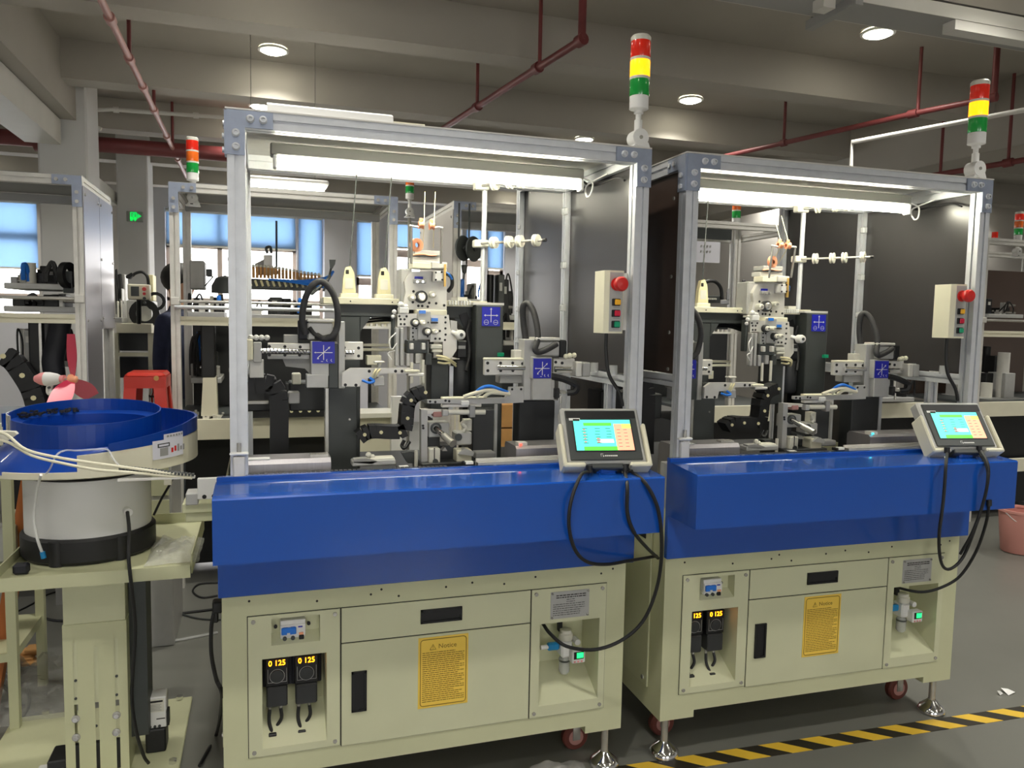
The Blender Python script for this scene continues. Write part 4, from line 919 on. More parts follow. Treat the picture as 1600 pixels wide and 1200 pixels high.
def slide_unit(M, w, side, dx, dz):
    """motor driven transfer slide, its sign plate, motor and hose loop"""
    if side == 'left':
        t = thing('transfer_slide', 'left motorised transfer slide with blue axis plate in the %s machine' % w, 'slide unit', (.32, .36, TZ), M, 'transfer slides'); y = .345
        D = lambda P: [(p[0]+dx, p[1], p[2]+dz) for p in P]
        def F(m, x0, x1, z0, z1, y0, y1, c=.002): return m.fb(x0+dx, x1+dx, z0+dz, z1+dz, y0, y1, c)
        q_ = (0.314, 0.407, 0.951, 1.223); MB().fb(q_[0], q_[1], TI, q_[3], .40, .48, .003).build('column', 'charcoal', t); holes(t, [(0.382, 1.114)], .40, .004, 'steel', 'screw')
        MB().fb(0.303, 0.316, 0.957, 1.219, .40, .44, .002).build('column_rail', 'steel', t)
        F(MB(), 0.342, 0.362, 1.221, 1.436, .35, .42).build('back_plate', 'greyplate', t)
        F(MB(), 0.311, 0.341, 1.222, 1.364, .35, .40).build('carriage', 'charcoal', t)
        F(MB(), 0.242, 0.309, 1.224, 1.267, .345, .40).build('cover', 'greyplate', t); F(MB(), 0.256, 0.311, 1.261, 1.372, .3455, .40).build('cover', 'greyplate', t)
        x0, x1, z0, z1 = 0.26, 0.329, 1.302, 1.371; sign_plate(t, x0+dx, x1+dx, z0+dz, z1+dz, .344, 'axis')
        o = F(MB(), 0.126, 0.255, 1.344, 1.364, .385, .41).build('slide_plate', 'alu_plate', t); F(MB(), 0.125, 0.255, 1.313, 1.327, .385, .41).build('slide_plate', 'greyplate', t)
        holes(t, [(p[0]+dx, p[1]+dz) for p in ((0.131, 1.353), (0.178, 1.353), (0.225, 1.352), (0.131, 1.326), (0.178, 1.326), (0.223, 1.326))], .385, .005)
        F(MB(), 0.333, 0.424, 1.311, 1.37, .385, .41).build('slide_plate', 'alu_plate', t); holes(t, [(p[0]+dx, p[1]+dz) for p in ((0.363, 1.351), (0.409, 1.35), (0.363, 1.324), (0.409, 1.324))], .385, .005)
        a, b = Vector((0.106, 0.375, 1.34)), Vector((0.393, 0.375, 1.337)); sh = Vector((dx, 0, dz)); q = MB().cyl(a+sh, b+sh, .0075, 12); n_ = 26
        for i in range(n_): p = (a+sh).lerp(b+sh, (i+.5)/n_); q.lathe([(.0075, -.002), (.009, 0), (.0075, .002)], p, (1, 0, .15), 10)
        q.build('lead_screw', 'chrome', t, True)
        F(MB(), 0.048, 0.082, 1.31, 1.376, .36, .42, .004).build('end_block', 'cream', t); F(MB(), 0.083, 0.108, 1.303, 1.366, .37, .42).build('end_block', 'greyplate', t)
        F(MB(), 0.071, 0.114, 1.254, 1.311, .38, .42).build('end_bracket', 'alu_plate', t)
        m = MB()
        for i in range(4): m.sphere(Vector((0.076, 0.38, 1.381))+Vector((dx+i*.016, 0, dz)), .009, 8, 6)
        m.build('push_fitting', 'white', t, True)
        F(MB(), 0.175, 0.22, 1.363, 1.39, .40, .44).build('sensor_bracket', 'grey', t)
        MB().prism([(p[0]+dx, p[1]+dz) for p in [(0.169, 1.318), (0.261, 1.314), (0.26, 1.259), (0.24, 1.282), (0.181, 1.289)]], .40, .44).build('lower_bracket', 'grey', t)
        F(MB(), 0.219, 0.251, 1.375, 1.438, .37, .43, .004).build('motor_end', 'navyblack', t)
        F(MB(), 0.246, 0.328, 1.433, 1.443, .36, .44).build('motor', 'alu_plate', t); F(MB(), 0.246, 0.326, 1.376, 1.431, .365, .44, .004).build('motor', 'greyplate', t)
        MB().tube(D([(0.242, 0.36, 1.394), (0.23, 0.35, 1.438), (0.237, 0.34, 1.498), (0.258, 0.33, 1.544), (0.289, 0.33, 1.559), (0.32, 0.33, 1.528), (0.336, 0.33, 1.476), (0.337, 0.34, 1.424), (0.325, 0.34, 1.393), (0.3, 0.35, 1.378), (0.273, 0.36, 1.39)]), .0105, 10).build('hose_loop', 'hose', t, True)
        MB().tube(D([(0.253, 0.36, 1.414), (0.268, 0.35, 1.394), (0.29, 0.35, 1.384), (0.314, 0.35, 1.389)], ), .007, 8).build('motor_cable', 'black', t, True)
        MB().tube(D([(0.258, 0.36, 1.519), (0.286, 0.37, 1.544), (0.31, 0.38, 1.568), (0.318, 0.38, 1.582)]), .005, 6).build('motor_cable', 'charcoal', t, True)
        F(MB(), 0.039, 0.155, 1.128, 1.238, .55, .68, .004).build('rear_drive', 'black', t); F(MB(), 0.198, 0.32, 1.123, 1.222, .58, .70, .004).build('rear_drive', 'charcoal2', t); F(MB(), 0.205, 0.234, 1.219, 1.257, .53, .58, .003).build('drive_coupling', 'offwhite', t); F(MB(), 0.191, 0.228, 1.157, 1.196, .50, .56, .003).build('drive_block', 'greyplate', t); F(MB(), 0.041, 0.129, 1.157, 1.168, .50, .54).build('drive_rail', 'steel', t)
        # gripper
        g = MB().prism([(p[0]+dx, p[1]+dz) for p in [(0.348, 1.231), (0.349, 1.273), (0.374, 1.289), (0.568, 1.289), (0.568, 1.272), (0.469, 1.271), (0.461, 1.256), (0.41, 1.257), (0.404, 1.23)]], .31, .325).build('gripper_arm', 'alu_plate', t)
        holes(g, [(p[0]+dx, p[1]+dz) for p in ((0.359, 1.236), (0.392, 1.235), (0.434, 1.279), (0.518, 1.279), (0.539, 1.279))], .31, .005)
        F(MB(), 0.547, 0.595, 1.275, 1.283, .30, .33).build('finger', 'cream', g); F(MB(), 0.557, 0.612, 1.263, 1.272, .30, .34).build('finger', 'alu_plate', g)
        F(MB(), 0.448, 0.483, 1.231, 1.262, .31, .345).build('gripper_body', 'greyplate', g)
        MB().tube(D([(0.435, 0.3, 1.259), (0.446, 0.29, 1.248), (0.43, 0.29, 1.244), (0.411, 0.3, 1.251)]), .0045, 6).build('air_tube', 'tube_blue', g, True)
        MB().tube(D([(0.451, 0.3, 1.259), (0.458, 0.295, 1.276), (0.467, 0.3, 1.286)], ), .0035, 6).tube(D([(0.443, 0.3, 1.259), (0.448, 0.295, 1.276), (0.455, 0.3, 1.286)]), .0035, 6).build('air_tube', 'ivory', g, True)
        F(MB(), 0.45, 0.484, 1.305, 1.311, .31, .34).build('top_stop', 'alu_plate', g); F(MB(), 0.462, 0.47, 1.289, 1.305, .315, .33).build('top_stop', 'greyplate', g)
        for v0, v1 in ((537, 542), (544, 549)):
            F(MB(), *((0.441, 0.607, 1.349, 1.359) if v0 == 537 else (0.441, 0.607, 1.333, 1.343)), .545, .56).build('cross_rail', 'cream', t)
        F(MB(), 0.451, 0.501, 1.287, 1.32, .50, .54).build('rear_block', 'cream', t)
        drag_chain(t, [(p[0]+dx*.5, p[1], p[2]) for p in [(0.031, 0.46, 1.228), (0.109, 0.46, 1.232), (0.145, 0.46, 1.223), (0.159, 0.46, 1.185), (0.161, 0.46, 1.122), (0.16, 0.46, 1.037), (0.162, 0.46, 0.952)]], .06, .058, 'cable_carrier', False)
    else:
        t = thing('transfer_slide', 'right motorised transfer slide with blue axis plate in the %s machine' % w, 'slide unit', (.98, .25, TZ), M, 'transfer slides')
        D = lambda P: [(p[0]+dx, p[1], p[2]+dz) for p in P]
        def F(m, x0, x1, z0, z1, y0, y1, c=.002): return m.fb(x0+dx, x1+dx, z0+dz, z1+dz, y0, y1, c)
        q_ = (0.928, 1.055, 1.008, 1.181); MB().fb(q_[0], q_[1], TI, q_[3], .27, .34, .003).build('column', 'charcoal2', t); MB().fb(1.055, 1.069, 1.006, 1.18, .27, .31).build('column_rail', 'alu', t)
        F(MB(), 0.931, 0.974, 1.186, 1.388, .24, .30).build('back_plate', 'greyplate', t)
        F(MB(), 0.956, 1.022, 1.189, 1.261, .215, .27).build('cover', 'greyplate', t); F(MB(), 0.952, 1.021, 1.259, 1.331, .216, .27).build('cover', 'greyplate', t)
        F(MB(), 0.974, 1.033, 1.188, 1.256, .218, .27).build('cover', 'greyplate', t)
        x0, x1, z0, z1 = 0.955, 1.017, 1.261, 1.326; sign_plate(t, x0+dx, x1+dx, z0+dz, z1+dz, .2145, 'axis')
        F(MB(), 0.799, 0.942, 1.269, 1.324, .25, .27).build('slide_plate', 'alu_plate', t)
        F(MB(), 0.798, 0.939, 1.318, 1.326, .246, .27).build('slide_plate', 'cream', t)
        holes(t, [(p[0]+dx, p[1]+dz) for p in ((0.809, 1.309), (0.853, 1.309), (0.895, 1.309), (0.81, 1.284), (0.854, 1.284), (0.896, 1.284), (0.929, 1.307))], .249, .005)
        F(MB(), 1.034, 1.11, 1.276, 1.325, .235, .26).build('slide_plate', 'alu_plate', t); holes(t, [(p[0]+dx, p[1]+dz) for p in ((1.041, 1.313), (1.064, 1.31), (1.041, 1.285))], .234, .005)
        MB().cyl(D([(0.839, 0.24, 1.295)])[0], D([(0.934, 0.24, 1.293)])[0], .0085, 12).cyl(D([(1.035, 0.23, 1.292)])[0], D([(1.101, 0.23, 1.291)])[0], .0075, 12).build('lead_screw', 'chrome', t, True)
        F(MB(), 1.102, 1.123, 1.266, 1.316, .20, .26, .003).build('end_block', 'alu_plate', t); F(MB(), 1.125, 1.153, 1.266, 1.314, .20, .27, .003).build('end_motor', 'greyplate', t)
        F(MB(), 0.907, 0.952, 1.323, 1.351, .27, .31).build('sensor_bracket', 'alu_plate', t)
        F(MB(), 0.854, 0.938, 1.241, 1.267, .26, .31).build('lower_bracket', 'grey', t)
        F(MB(), 0.964, 1.05, 1.385, 1.395, .22, .29).build('motor', 'alu_plate', t); F(MB(), 0.968, 1.053, 1.333, 1.382, .225, .29, .004).build('motor', 'greyplate', t)
        F(MB(), 1.048, 1.074, 1.329, 1.387, .22, .28, .004).build('motor_end', 'black', t)
        MB().tube(D([(0.958, 0.3, 1.376), (0.947, 0.3, 1.44), (0.941, 0.29, 1.494), (0.953, 0.28, 1.507), (0.966, 0.26, 1.483), (0.974, 0.24, 1.431), (0.974, 0.23, 1.389), (0.962, 0.22, 1.358), (0.975, 0.22, 1.347), (1.007, 0.22, 1.358), (1.038, 0.22, 1.375)]), .0105, 10).build('hose_loop', 'hose', t, True)
        m = MB().sphere(D([(1.085, 0.22, 1.335)])[0], .010, 8, 6).sphere(D([(1.101, 0.22, 1.337)])[0], .009, 8, 6).sphere(D([(1.071, 0.22, 1.333)])[0], .009, 8, 6); m.build('push_fitting', 'cream', t, True)
        MB().tube(D([(1.022, 0.22, 1.267), (1.064, 0.21, 1.257), (1.102, 0.2, 1.238), (1.098, 0.2, 1.217), (1.075, 0.21, 1.212)]), .011, 8).build('hose', 'black', t, True)
        F(MB(), 1.029, 1.045, 1.195, 1.229, .20, .23, .003).build('sensor', 'black', t); m = MB().cyl(D([(1.047, 0.21, 1.216)])[0], D([(1.07, 0.21, 1.214)])[0], .006, 8).cyl(D([(1.052, 0.21, 1.203)])[0], D([(1.053, 0.21, 1.178)])[0], .004, 8); m.build('sensor_tip', 'steel', t, True)
        # gripper arm reaching left
        g = MB().prism([(p[0]+dx, p[1]+dz) for p in [(0.924, 1.233), (0.926, 1.181), (0.87, 1.179), (0.786, 1.179), (0.605, 1.183), (0.605, 1.194), (0.785, 1.197), (0.863, 1.198), (0.874, 1.217), (0.876, 1.232)]], .22, .235).build('gripper_arm', 'greyplate', t)
        holes(g, [(p[0]+dx, p[1]+dz) for p in ((0.885, 1.225), (0.916, 1.225), (0.663, 1.191), (0.675, 1.189), (0.613, 1.189), (0.63, 1.187))], .22, .004)
        F(MB(), 0.653, 0.801, 1.193, 1.201, .22, .25).build('finger_rail', 'cream', g); F(MB(), 0.713, 0.739, 1.175, 1.19, .212, .24).build('gripper_block', 'white', g)
        F(MB(), 0.653, 0.784, 1.168, 1.179, .225, .245).build('lower_rail', 'alu_plate', g)
        MB().cyl(D([(0.673, 0.225, 1.153)])[0], D([(0.796, 0.225, 1.151)])[0], .0085, 14).build('air_cylinder', 'offwhite', g, True)
        F(MB(), 0.741, 0.76, 1.136, 1.177, .212, .24).build('cylinder_clamp', 'grey', g); F(MB(), 0.653, 0.672, 1.142, 1.162, .215, .24).build('cylinder_head', 'greyplate', g)
        MB().tube(D([(0.753, 0.21, 1.211), (0.775, 0.2, 1.232), (0.803, 0.2, 1.238), (0.835, 0.2, 1.228), (0.869, 0.21, 1.216)]), .005, 8).build('air_tube', 'tube_blue', g, True)
        for pts in ([(0.719, 0.21, 1.203), (0.743, 0.205, 1.212), (0.775, 0.2, 1.222), (0.814, 0.2, 1.224), (0.871, 0.21, 1.214)], [(0.787, 0.21, 1.202), (0.805, 0.2, 1.216), (0.835, 0.2, 1.215), (0.873, 0.21, 1.21)], [(0.761, 0.21, 1.203), (0.772, 0.205, 1.215), (0.779, 0.2, 1.22)]):
            MB().tube(D(pts), .006, 8).build('air_tube', 'cream', g, True)
    return t
def bpA(u, v, y): return PIX[(u, v, y)]
PIX = {(642, 465, .42): (0.587, 0.42, 1.519), (657, 464, .42): (0.619, 0.42, 1.522), (674, 461, .42): (0.656, 0.42, 1.53), (647, 504, .375): (0.59, 0.375, 1.436), (659, 504, .372): (0.615, 0.372, 1.436), (666, 518, .372): (0.63, 0.372, 1.407), (678, 518, .385): (0.659, 0.385, 1.407)}
def clamp_unit(M, w):
    t = thing('clamp_frame', 'grey bracket frame with slanting shaft in the middle of the %s machine' % w, 'bracket', (.68, .25, TZ), M, 'clamp frames'); y = .24
    MB().prism([(0.587, 1.163), (0.607, 1.159), (0.609, 0.979), (0.589, 0.965)], .23, .26).build('upright', 'greyplate', t); holes(t, [(0.593, 1.111), (0.594, 1.103)], .229, .004)
    MB().prism([(0.587, 1.163), (0.687, 1.157), (0.683, 1.147), (0.608, 1.148)], .235, .26).build('top_bar', 'alu_plate', t)
    MB().fb(0.626, 0.656, 1.137, 1.154, .23, .26, .003).build('pivot_block', 'pipe_pink', t)
    b = MB().fb(0.616, 0.684, 1.069, 1.117, .25, .31, .003).build('bearing_block', 'greyplate', t)
    p = Vector((0.639, 0.25, 1.099)); MB().lathe([(.018, 0), (.018, .006), (.012, .008)], p, (0, -1, 0), 20).build('bearing_ring', 'charcoal', b, True)
    MB().fb(0.619, 0.657, 1.038, 1.067, .27, .32).build('lower_motor', 'charcoal2', t)
    MB().cyl(p, (0.678, 0.17, 1.06), .009, 12).build('shaft', 'chrome', t, True); MB().cyl((0.658, 0.21, 1.079), (0.676, 0.165, 1.061), .0125, 12).build('shaft_sleeve', 'steel', t, True)
    MB().fb(0.706, 0.76, 1.041, 1.083, .25, .31, .004).build('clamp_block', 'greyplate', t); p = Vector((0.714, 0.25, 1.068)); MB().cyl(p, p+Vector((0, -.004, 0)), .012, 16).build('clamp_bore', 'charcoal', t, True)
    MB().tube([(0.731, 0.25, 1.086), (0.737, 0.25, 1.098), (0.726, 0.25, 1.113), (0.743, 0.25, 1.121)], .006, 8).build('lever', 'offwhite', t, True)
    MB().fb(0.738, 0.764, 1.085, 1.122, .27, .30).build('valve', 'offwhite', t)
    f = MB().fb(0.611, 0.646, 0.967, 1.04, .21, .25, .003).build('split_clamp', 'offwhite', t); p = Vector((0.63, 0.21, 0.998)); MB().cyl(p, p+Vector((0, -.003, 0)), .009, 16).build('clamp_screw', 'charcoal', f, True); MB().fb(0.625, 0.628, 0.97, 1.042, .2085, .211).build('slit', 'black', f)
    MB().fb(0.699, 0.75, 0.967, 1.032, .21, .26, .003).build('slide_block', 'cream', t); MB().prism([(0.702, 1.022), (0.725, 1.038), (0.755, 1.025), (0.751, 1.012)], .20, .23).build('slide_cap', 'greyplate', t)
    MB().prism([(0.652, 1.031), (0.661, 1.043), (0.669, 1.03)], .21, .24).build('pointer', 'steel', t)
    MB().fb(0.658, 0.711, 0.966, 1.04, .26, .34).build('gear_case', 'charcoal2', t)
    MB().fb(0.775, 0.859, 0.994, 1.15, .30, .36, .003).build('guard_plate', 'charcoal2', t); MB().fb(0.849, 0.858, 0.988, 1.168, .29, .30).build('guard_edge', 'greyplate', t)
    MB().prism([(0.53, 1.022), (0.558, 1.025), (0.579, 1.021), (0.58, 0.987), (0.55, 0.988)], .25, .29).build('foot_block', 'charcoal', t)
    MB().cyl((0.574, 0.24, 1.03), (0.574, 0.24, 0.98), .006, 10).build('pin', 'offwhite', t, True)
    MB().fb(0.771, 0.839, 0.995, 1.016, .24, .29, .003).build('wedge', 'grey', t)
    MB().box(0.584, 0.768, .20, .36, TI, TI+.12, .003).build('plinth', 'charcoal2', t)
    # carriers
    c = thing('cable_carrier', 'curved black cable carrier beside the clamp frame of the %s machine' % w, 'cable carrier', (.62, .33, TZ), M, 'black cable carriers')
    drag_chain(c, [(0.615, 0.33, 1.21), (0.579, 0.33, 1.197), (0.56, 0.33, 1.168), (0.556, 0.33, 1.119), (0.548, 0.33, 1.084), (0.51, 0.33, 1.08), (0.454, 0.33, 1.084), (0.427, 0.33, 1.081), (0.403, 0.33, 1.065)], .06, .042, 'link_run')
    MB().tube([(0.543, 0.28, 1.058), (0.535, 0.28, 1.041), (0.542, 0.27, 1.034), (0.56, 0.28, 1.053)], .006, 8).build('loop_cable', 'black', c, True)
def table_bits(M, w, sx):
    a = 0.047, 0.293, 1.012, 1.056
    t = thing('feeder_cover', 'long silver feeder cover on the left front of the %s table' % w, 'cover', ((a[0]+a[1])/2, .09, TZ), M, 'silver feeder covers')
    x0, x1, z1 = a[0]+.0, a[1], a[3]-.006
    MB().prism([(.052, TI), (.052, z1-.012), (.062, z1), (.15, z1), (.165, z1-.012), (.165, TI)], x0, x1, 'yz').build('cover', 'brushed', t)
    MB().box(x0+.19, x0+.24, .08, .11, z1, z1+.006).build('block', 'steel', t); MB().box(x0, x0+.08, .06, .09, z1, z1+.003).build('strip', 'white', t)
    a = 0.86, 1.077, 1.015, 1.042
    t = thing('feeder_cover', 'shorter silver feeder cover behind the touch screen of the %s machine' % w, 'cover', ((a[0]+a[1])/2, .15, TZ), M, 'silver feeder covers')
    MB().prism([(.09, TI), (.09, 1.05), (.10, 1.058), (.20, 1.058), (.21, 1.048), (.21, TI)], a[0], a[1]+.12, 'yz').build('cover', 'brushed', t)
    MB().box(a[0]+.01, a[0]+.04, .10, .13, 1.058, 1.068).build('sensor', 'alu_plate', t); MB().box(a[0]+.015, a[0]+.021, .096, .1, 1.060, 1.064).build('sensor_light', 'led_red' if sx == 0 else 'led_cyan', t)
    t = thing('guide_rail', 'low grey guide rail block at the table middle of the %s machine' % w, 'rail', (.52, .12, TZ), M, 'table guide rails')
    MB().fb(0.359, 0.488, 1.011, 1.028, .11, .16, .003).build('rail', 'greyplate', t); MB().fb(0.413, 0.486, 1.018, 1.033, .12, .16, .003).build('block', 'offwhite', t)
    MB().prism([(0.363, 1.033), (0.401, 1.035), (0.435, 1.024), (0.416, 1.017), (0.363, 1.023)], .11, .14).build('lever', 'grey', t); MB().sphere((0.409, 0.13, 1.041), .009, 8, 6).sphere((0.421, 0.13, 1.036), .007, 8, 6).build('fitting', 'offwhite', t, True)
    for i, q in enumerate(((0.481, 0.52, 1.011, 1.017), (0.681, 0.716, 1.011, 1.023))):
        s_ = thing('sensor_block', '%s small sensor block on the front rail of the %s machine' % (('left', 'right')[i], w), 'sensor', (q[0], .06, TZ), M, 'small sensor blocks')
        MB().fb(q[0], q[1], TZ+.012, q[3], .045, .075, .002).build('body', 'black', s_); MB().fb(q[0]+.006, q[1]-.006, q[3]-.006, q[3]+.002, .043, .06).build('cap', 'white', s_)
    t = thing('tray_strip', 'thin metal strip along the right front table edge of the %s machine' % w, 'strip', (.95, .06, TZ), M, 'thin metal strips'); MB().box(0.722, 1.19, .035, .06, TZ+.008, TZ+.022).build('strip', 'steel', t); MB().box(0.722, 1.19, .06, .066, TZ+.008, TZ+.03).build('lip', 'alu_plate', t)
def label_flags(M, w, pts):
    for i, (x, y, lab) in enumerate(pts):
        t = thing('sensor_post', lab, 'sensor post', (x, y, 1.515), M, 'cream sensor posts')
        MB().prism([(x-.024, 1.515), (x+.024, 1.515), (x+.016, 1.60), (x+.004, 1.622), (x-.012, 1.616), (x-.020, 1.58)], y-.01, y+.012).build('flag_body', 'ivory', t)
        MB().box(x-.012, x-.001, y-.012, y-.009, 1.594, 1.608, .002).build('dial', 'ink', t); MB().box(x-.014, x+.012, y-.0112, y-.0102, 1.545, 1.58).build('print', 'offwhite', t)
        MB().box(x-.03, x+.03, y-.015, y+.03, 1.512, 1.53, .002).build('foot', 'cream', t)
        MB().cyl((x+.002, y+.005, 1.61), (x+.028, y+.03, 1.93), .0022, 6).build('rod', 'charcoal', t)
MA = IDENT
MBm = Matrix.Translation((1.3466, 0, 0))@Matrix.Rotation(-.0207, 4, 'Z')
CABA = [([(1.008, -0.14, 1.015), (0.961, -0.19, 1.019), (0.923, -0.215, 0.958), (0.917, -0.215, 0.886), (0.943, -0.2, 0.81), (1.001, -0.16, 0.756), (1.091, -0.1, 0.723), (1.195, -0.05, 0.711), (1.325, 0.02, 0.694)], .0052), ([(1.121, -0.14, 1.014), (1.098, -0.205, 0.983), (1.098, -0.21, 0.91), (1.125, -0.2, 0.849), (1.222, -0.1, 0.766), (1.33, 0.02, 0.687)], .0055), ([(1.143, -0.13, 1.011), (1.155, -0.205, 0.99), (1.196, -0.21, 0.913), (1.218, -0.2, 0.805), (1.233, -0.16, 0.675), (1.204, -0.14, 0.561), (1.146, -0.12, 0.494), (1.066, -0.09, 0.457), (0.996, -0.03, 0.45), (0.957, 0.01, 0.478), (0.946, 0.05, 0.497)], .0055)]
CABB = [((0.974, -0.14, 1.032), .0), ((0.974, -0.14, 1.032), .0), ((0.974, -0.14, 1.032), .0)]
cb1 = [(0.974, -0.14, 1.028), (0.893, -0.215, 1.007), (0.887, -0.22, 0.892), (0.884, -0.215, 0.762), (0.928, -0.19, 0.665), (0.987, -0.17, 0.634), (1.041, -0.17, 0.673), (1.054, -0.2, 0.791), (1.069, -0.215, 0.903), (1.072, -0.215, 0.99), (1.099, -0.16, 1.034)]
cb2 = [(1.113, -0.14, 1.028), (1.07, -0.215, 0.979), (1.065, -0.215, 0.886), (1.042, -0.2, 0.77), (1.027, -0.17, 0.683)]
cb3 = [(1.104, -0.2, 0.854), (1.118, -0.18, 0.782), (1.118, -0.15, 0.679), (1.088, -0.12, 0.585), (1.038, -0.09, 0.537), (0.995, -0.05, 0.511), (0.959, 0, 0.508), (0.962, 0.04, 0.506)]
CABB = [(cb1, .0052), (cb2, .005), (cb3, .005)]
for M, w, cab, lpm in ((MA, 'left', CABA, 'smoke_panel'), (MBm, 'right', CABB, 'brown_panel')):
    cabinet(M, w, 'machine cabinets'); circuit_breaker(M, w)
    a = 0.108, 0.177, 0.34, 0.482; b = 0.188, 0.259, 0.338, 0.481
    speed_controller(M, w, 'left hand', *a); speed_controller(M, w, 'right hand', *b)
    air_regulator(M, w)
    frame(M, w, 'aluminium enclosure frames', lpm); tube_light(M, w)
    signal_tower(M, w, True, (1.238, .075, FH+.003) if w == 'left' else (1.225, .06, FH+.003))
    push_button_box(M, w); touch_panel(M, w, cab)
    gantry(M, w); press_head(M, w); wire_guide_stand(M, w)
    slide_unit(M, w, 'left', 0 if w == 'left' else -.045, 0 if w == 'left' else -.055); slide_unit(M, w, 'right', 0 if w == 'left' else .02, 0 if w == 'left' else -.005)
    clamp_unit(M, w); table_bits(M, w, 0 if w == 'left' else 1)
    pts = [(0.39, .50, 'cream sensor post standing left on the gantry of the %s machine' % w)]
    if w == 'left': pts.append((0.508, .50, 'cream sensor post standing right on the gantry of the left machine'))
    label_flags(M, w, pts)
t = thing('white_trunking', 'rounded white trunking lying on top of the left machine frame', 'trunking', (.4, .06, FH))
x0, x1 = 0.126, 0.46
MB().prism([(.02, FH+.004), (.12, FH+.004), (.12, FH+.03), (.105, FH+.042), (.05, FH+.038), (.025, FH+.028)], x0, x1, 'yz').build('shell', 'white', t)
MB().box(x1, x1+.09, .03, .10, FH+.004, FH+.016).build('end_piece', 'cream', t)

# ------------------------------------------------------------------ bowl feeder on its stand, front left
BX, BY = -.415, .53
st = thing('feeder_stand', 'grey steel pedestal stand with slotted column under the bowl feeder', 'stand', (BX+.03, .6, 0))
tx0, tx1, ty0, ty1, tz = -.60, -.10, .27, .80, .70
MB().box(tx0, tx1, ty0, ty1, tz-.006, tz).build('tray_top', 'beige', st)
for a in ((tx0, tx1, ty0-.004, ty0, tz-.035, tz+.004), (tx0, tx1, ty1, ty1+.004, tz-.03, tz+.035), (tx0-.004, tx0, ty0, ty1, tz-.03, tz+.03), (tx1, tx1+.004, ty0+.02, ty1, tz-.03, tz+.03)):
    MB().box(*a).build('tray_edge', 'beige', st)
cx0, cx1, cy0 = -0.473, -0.297, .40
slots = []
for u in (117.5, 150, 182): 
    xx = {117.5: -0.441, 150: -0.384, 182: -0.327}[u]; slots.append((xx-.0052, xx+.0052, .03, {117.5: 0.448, 150: 0.429, 182: 0.447}[u]))
zs = 0.504
m = MB().grid_face(cx0, cx1, .012, zs, cy0, slots)
m.quad((cx0,cy0,.012),(cx0,cy0,zs),(cx0,cy0+.16,zs),(cx0,cy0+.16,.012)).quad((cx1,cy0,.012),(cx1,cy0+.16,.012),(cx1,cy0+.16,zs),(cx1,cy0,zs)).quad((cx0,cy0,zs),(cx1,cy0,zs),(cx1,cy0+.16,zs),(cx0,cy0+.16,zs))
m.build('column_sleeve', 'beige', st)
MB().box(cx0+.003, cx1-.003, cy0+.004, cy0+.15, .25, tz-.006).build('inner_column', 'beige2', st)
MB().box(cx0+.01, cx1-.01, cy0+.003, cy0+.02, .02, .12).build('slot_shadow_plate', 'black', st)  # black plate put in as the shade inside the slots
MB().box(cx1, cx1+.05, cy0+.05, cy0+.16, .10, tz-.006).build('side_channel', 'charcoal', st)
for p in ((-0.443, 0.4, 0.207), (-0.33, 0.4, 0.203), (-0.443, 0.4, 0.148), (-0.332, 0.4, 0.148)):
    b = MB().cyl((p[0], cy0-.003, p[2]), (p[0], cy0, p[2]), .012, 16).build('washer', 'steel', st, True)
    MB().cyl((p[0], cy0-.011, p[2]), (p[0], cy0-.003, p[2]), .0075, 6).build('bolt', 'chrome', b)
for p in ((-0.441, 0.4, 0.327), (-0.328, 0.4, 0.327), (-0.442, 0.4, 0.27), (-0.329, 0.4, 0.267), (-0.388, 0.4, 0.175)): MB().cyl((p[0], cy0+.0035, p[2]), (p[0], cy0+.001, p[2]), .0042, 10).build('slot_screw', 'charcoal', st)
b0, b1 = Vector((-0.689, 0.901, 0.012)), Vector((-0.151, 0.882, 0.012))
MB().box(b0.x-.05, b1.x, .22, .87, 0, .012, .003).build('base_plate', 'beige', st)
for p in ((-0.194, 0.858, 0.012), (-0.174, 0.416, 0.012), (-0.638, 0.872, 0.012)): MB().cyl((p[0], p[1], .012), (p[0], p[1], .024), .013, 6).build('anchor_bolt', 'chrome', st)
# feeder itself
f = thing('bowl_feeder', 'vibratory bowl feeder with blue spiral bowl on a white drum', 'bowl feeder', (BX, BY, tz))
MB().lathe([(.0, .002), (.182, .002), (.19, .012), (.19, .072), (.183, .08), (.17, .08)], (BX, BY, tz), n=48).build('rubber_base', 'rubber', f, True)
for a in (-1.9, -.9, .6, 2.3): MB().cyl((BX+.172*math.cos(a), BY+.172*math.sin(a), tz+.002), (BX+.172*math.cos(a), BY+.172*math.sin(a), tz+.075), .024, 16).build('foot', 'rubber', f, True)
MB().lathe([(.176, .075), (.178, .082), (.178, .24), (.172, .252), (.16, .255)], (BX, BY, tz), n=48).build('drum', 'white', f, True)
MB().lathe([(.172, .250), (.180, .254), (.172, .262)], (BX, BY, tz), n=48).build('rubber_seal', 'black', f, True)
z0 = tz+.285
MB().lathe([(.10, -.028), (.17, -.026), (.30, -.002), (.319, .004), (.319, .012), (.305, .012)], (BX, BY, z0), n=64).build('pan_underside', 'cream', f, True)
MB().lathe([(.205, .075), (.255, .040), (.30, .016), (.317, .0125)], (BX, BY, z0), n=64).build('pan_track', 'bowl_blue', f, True)
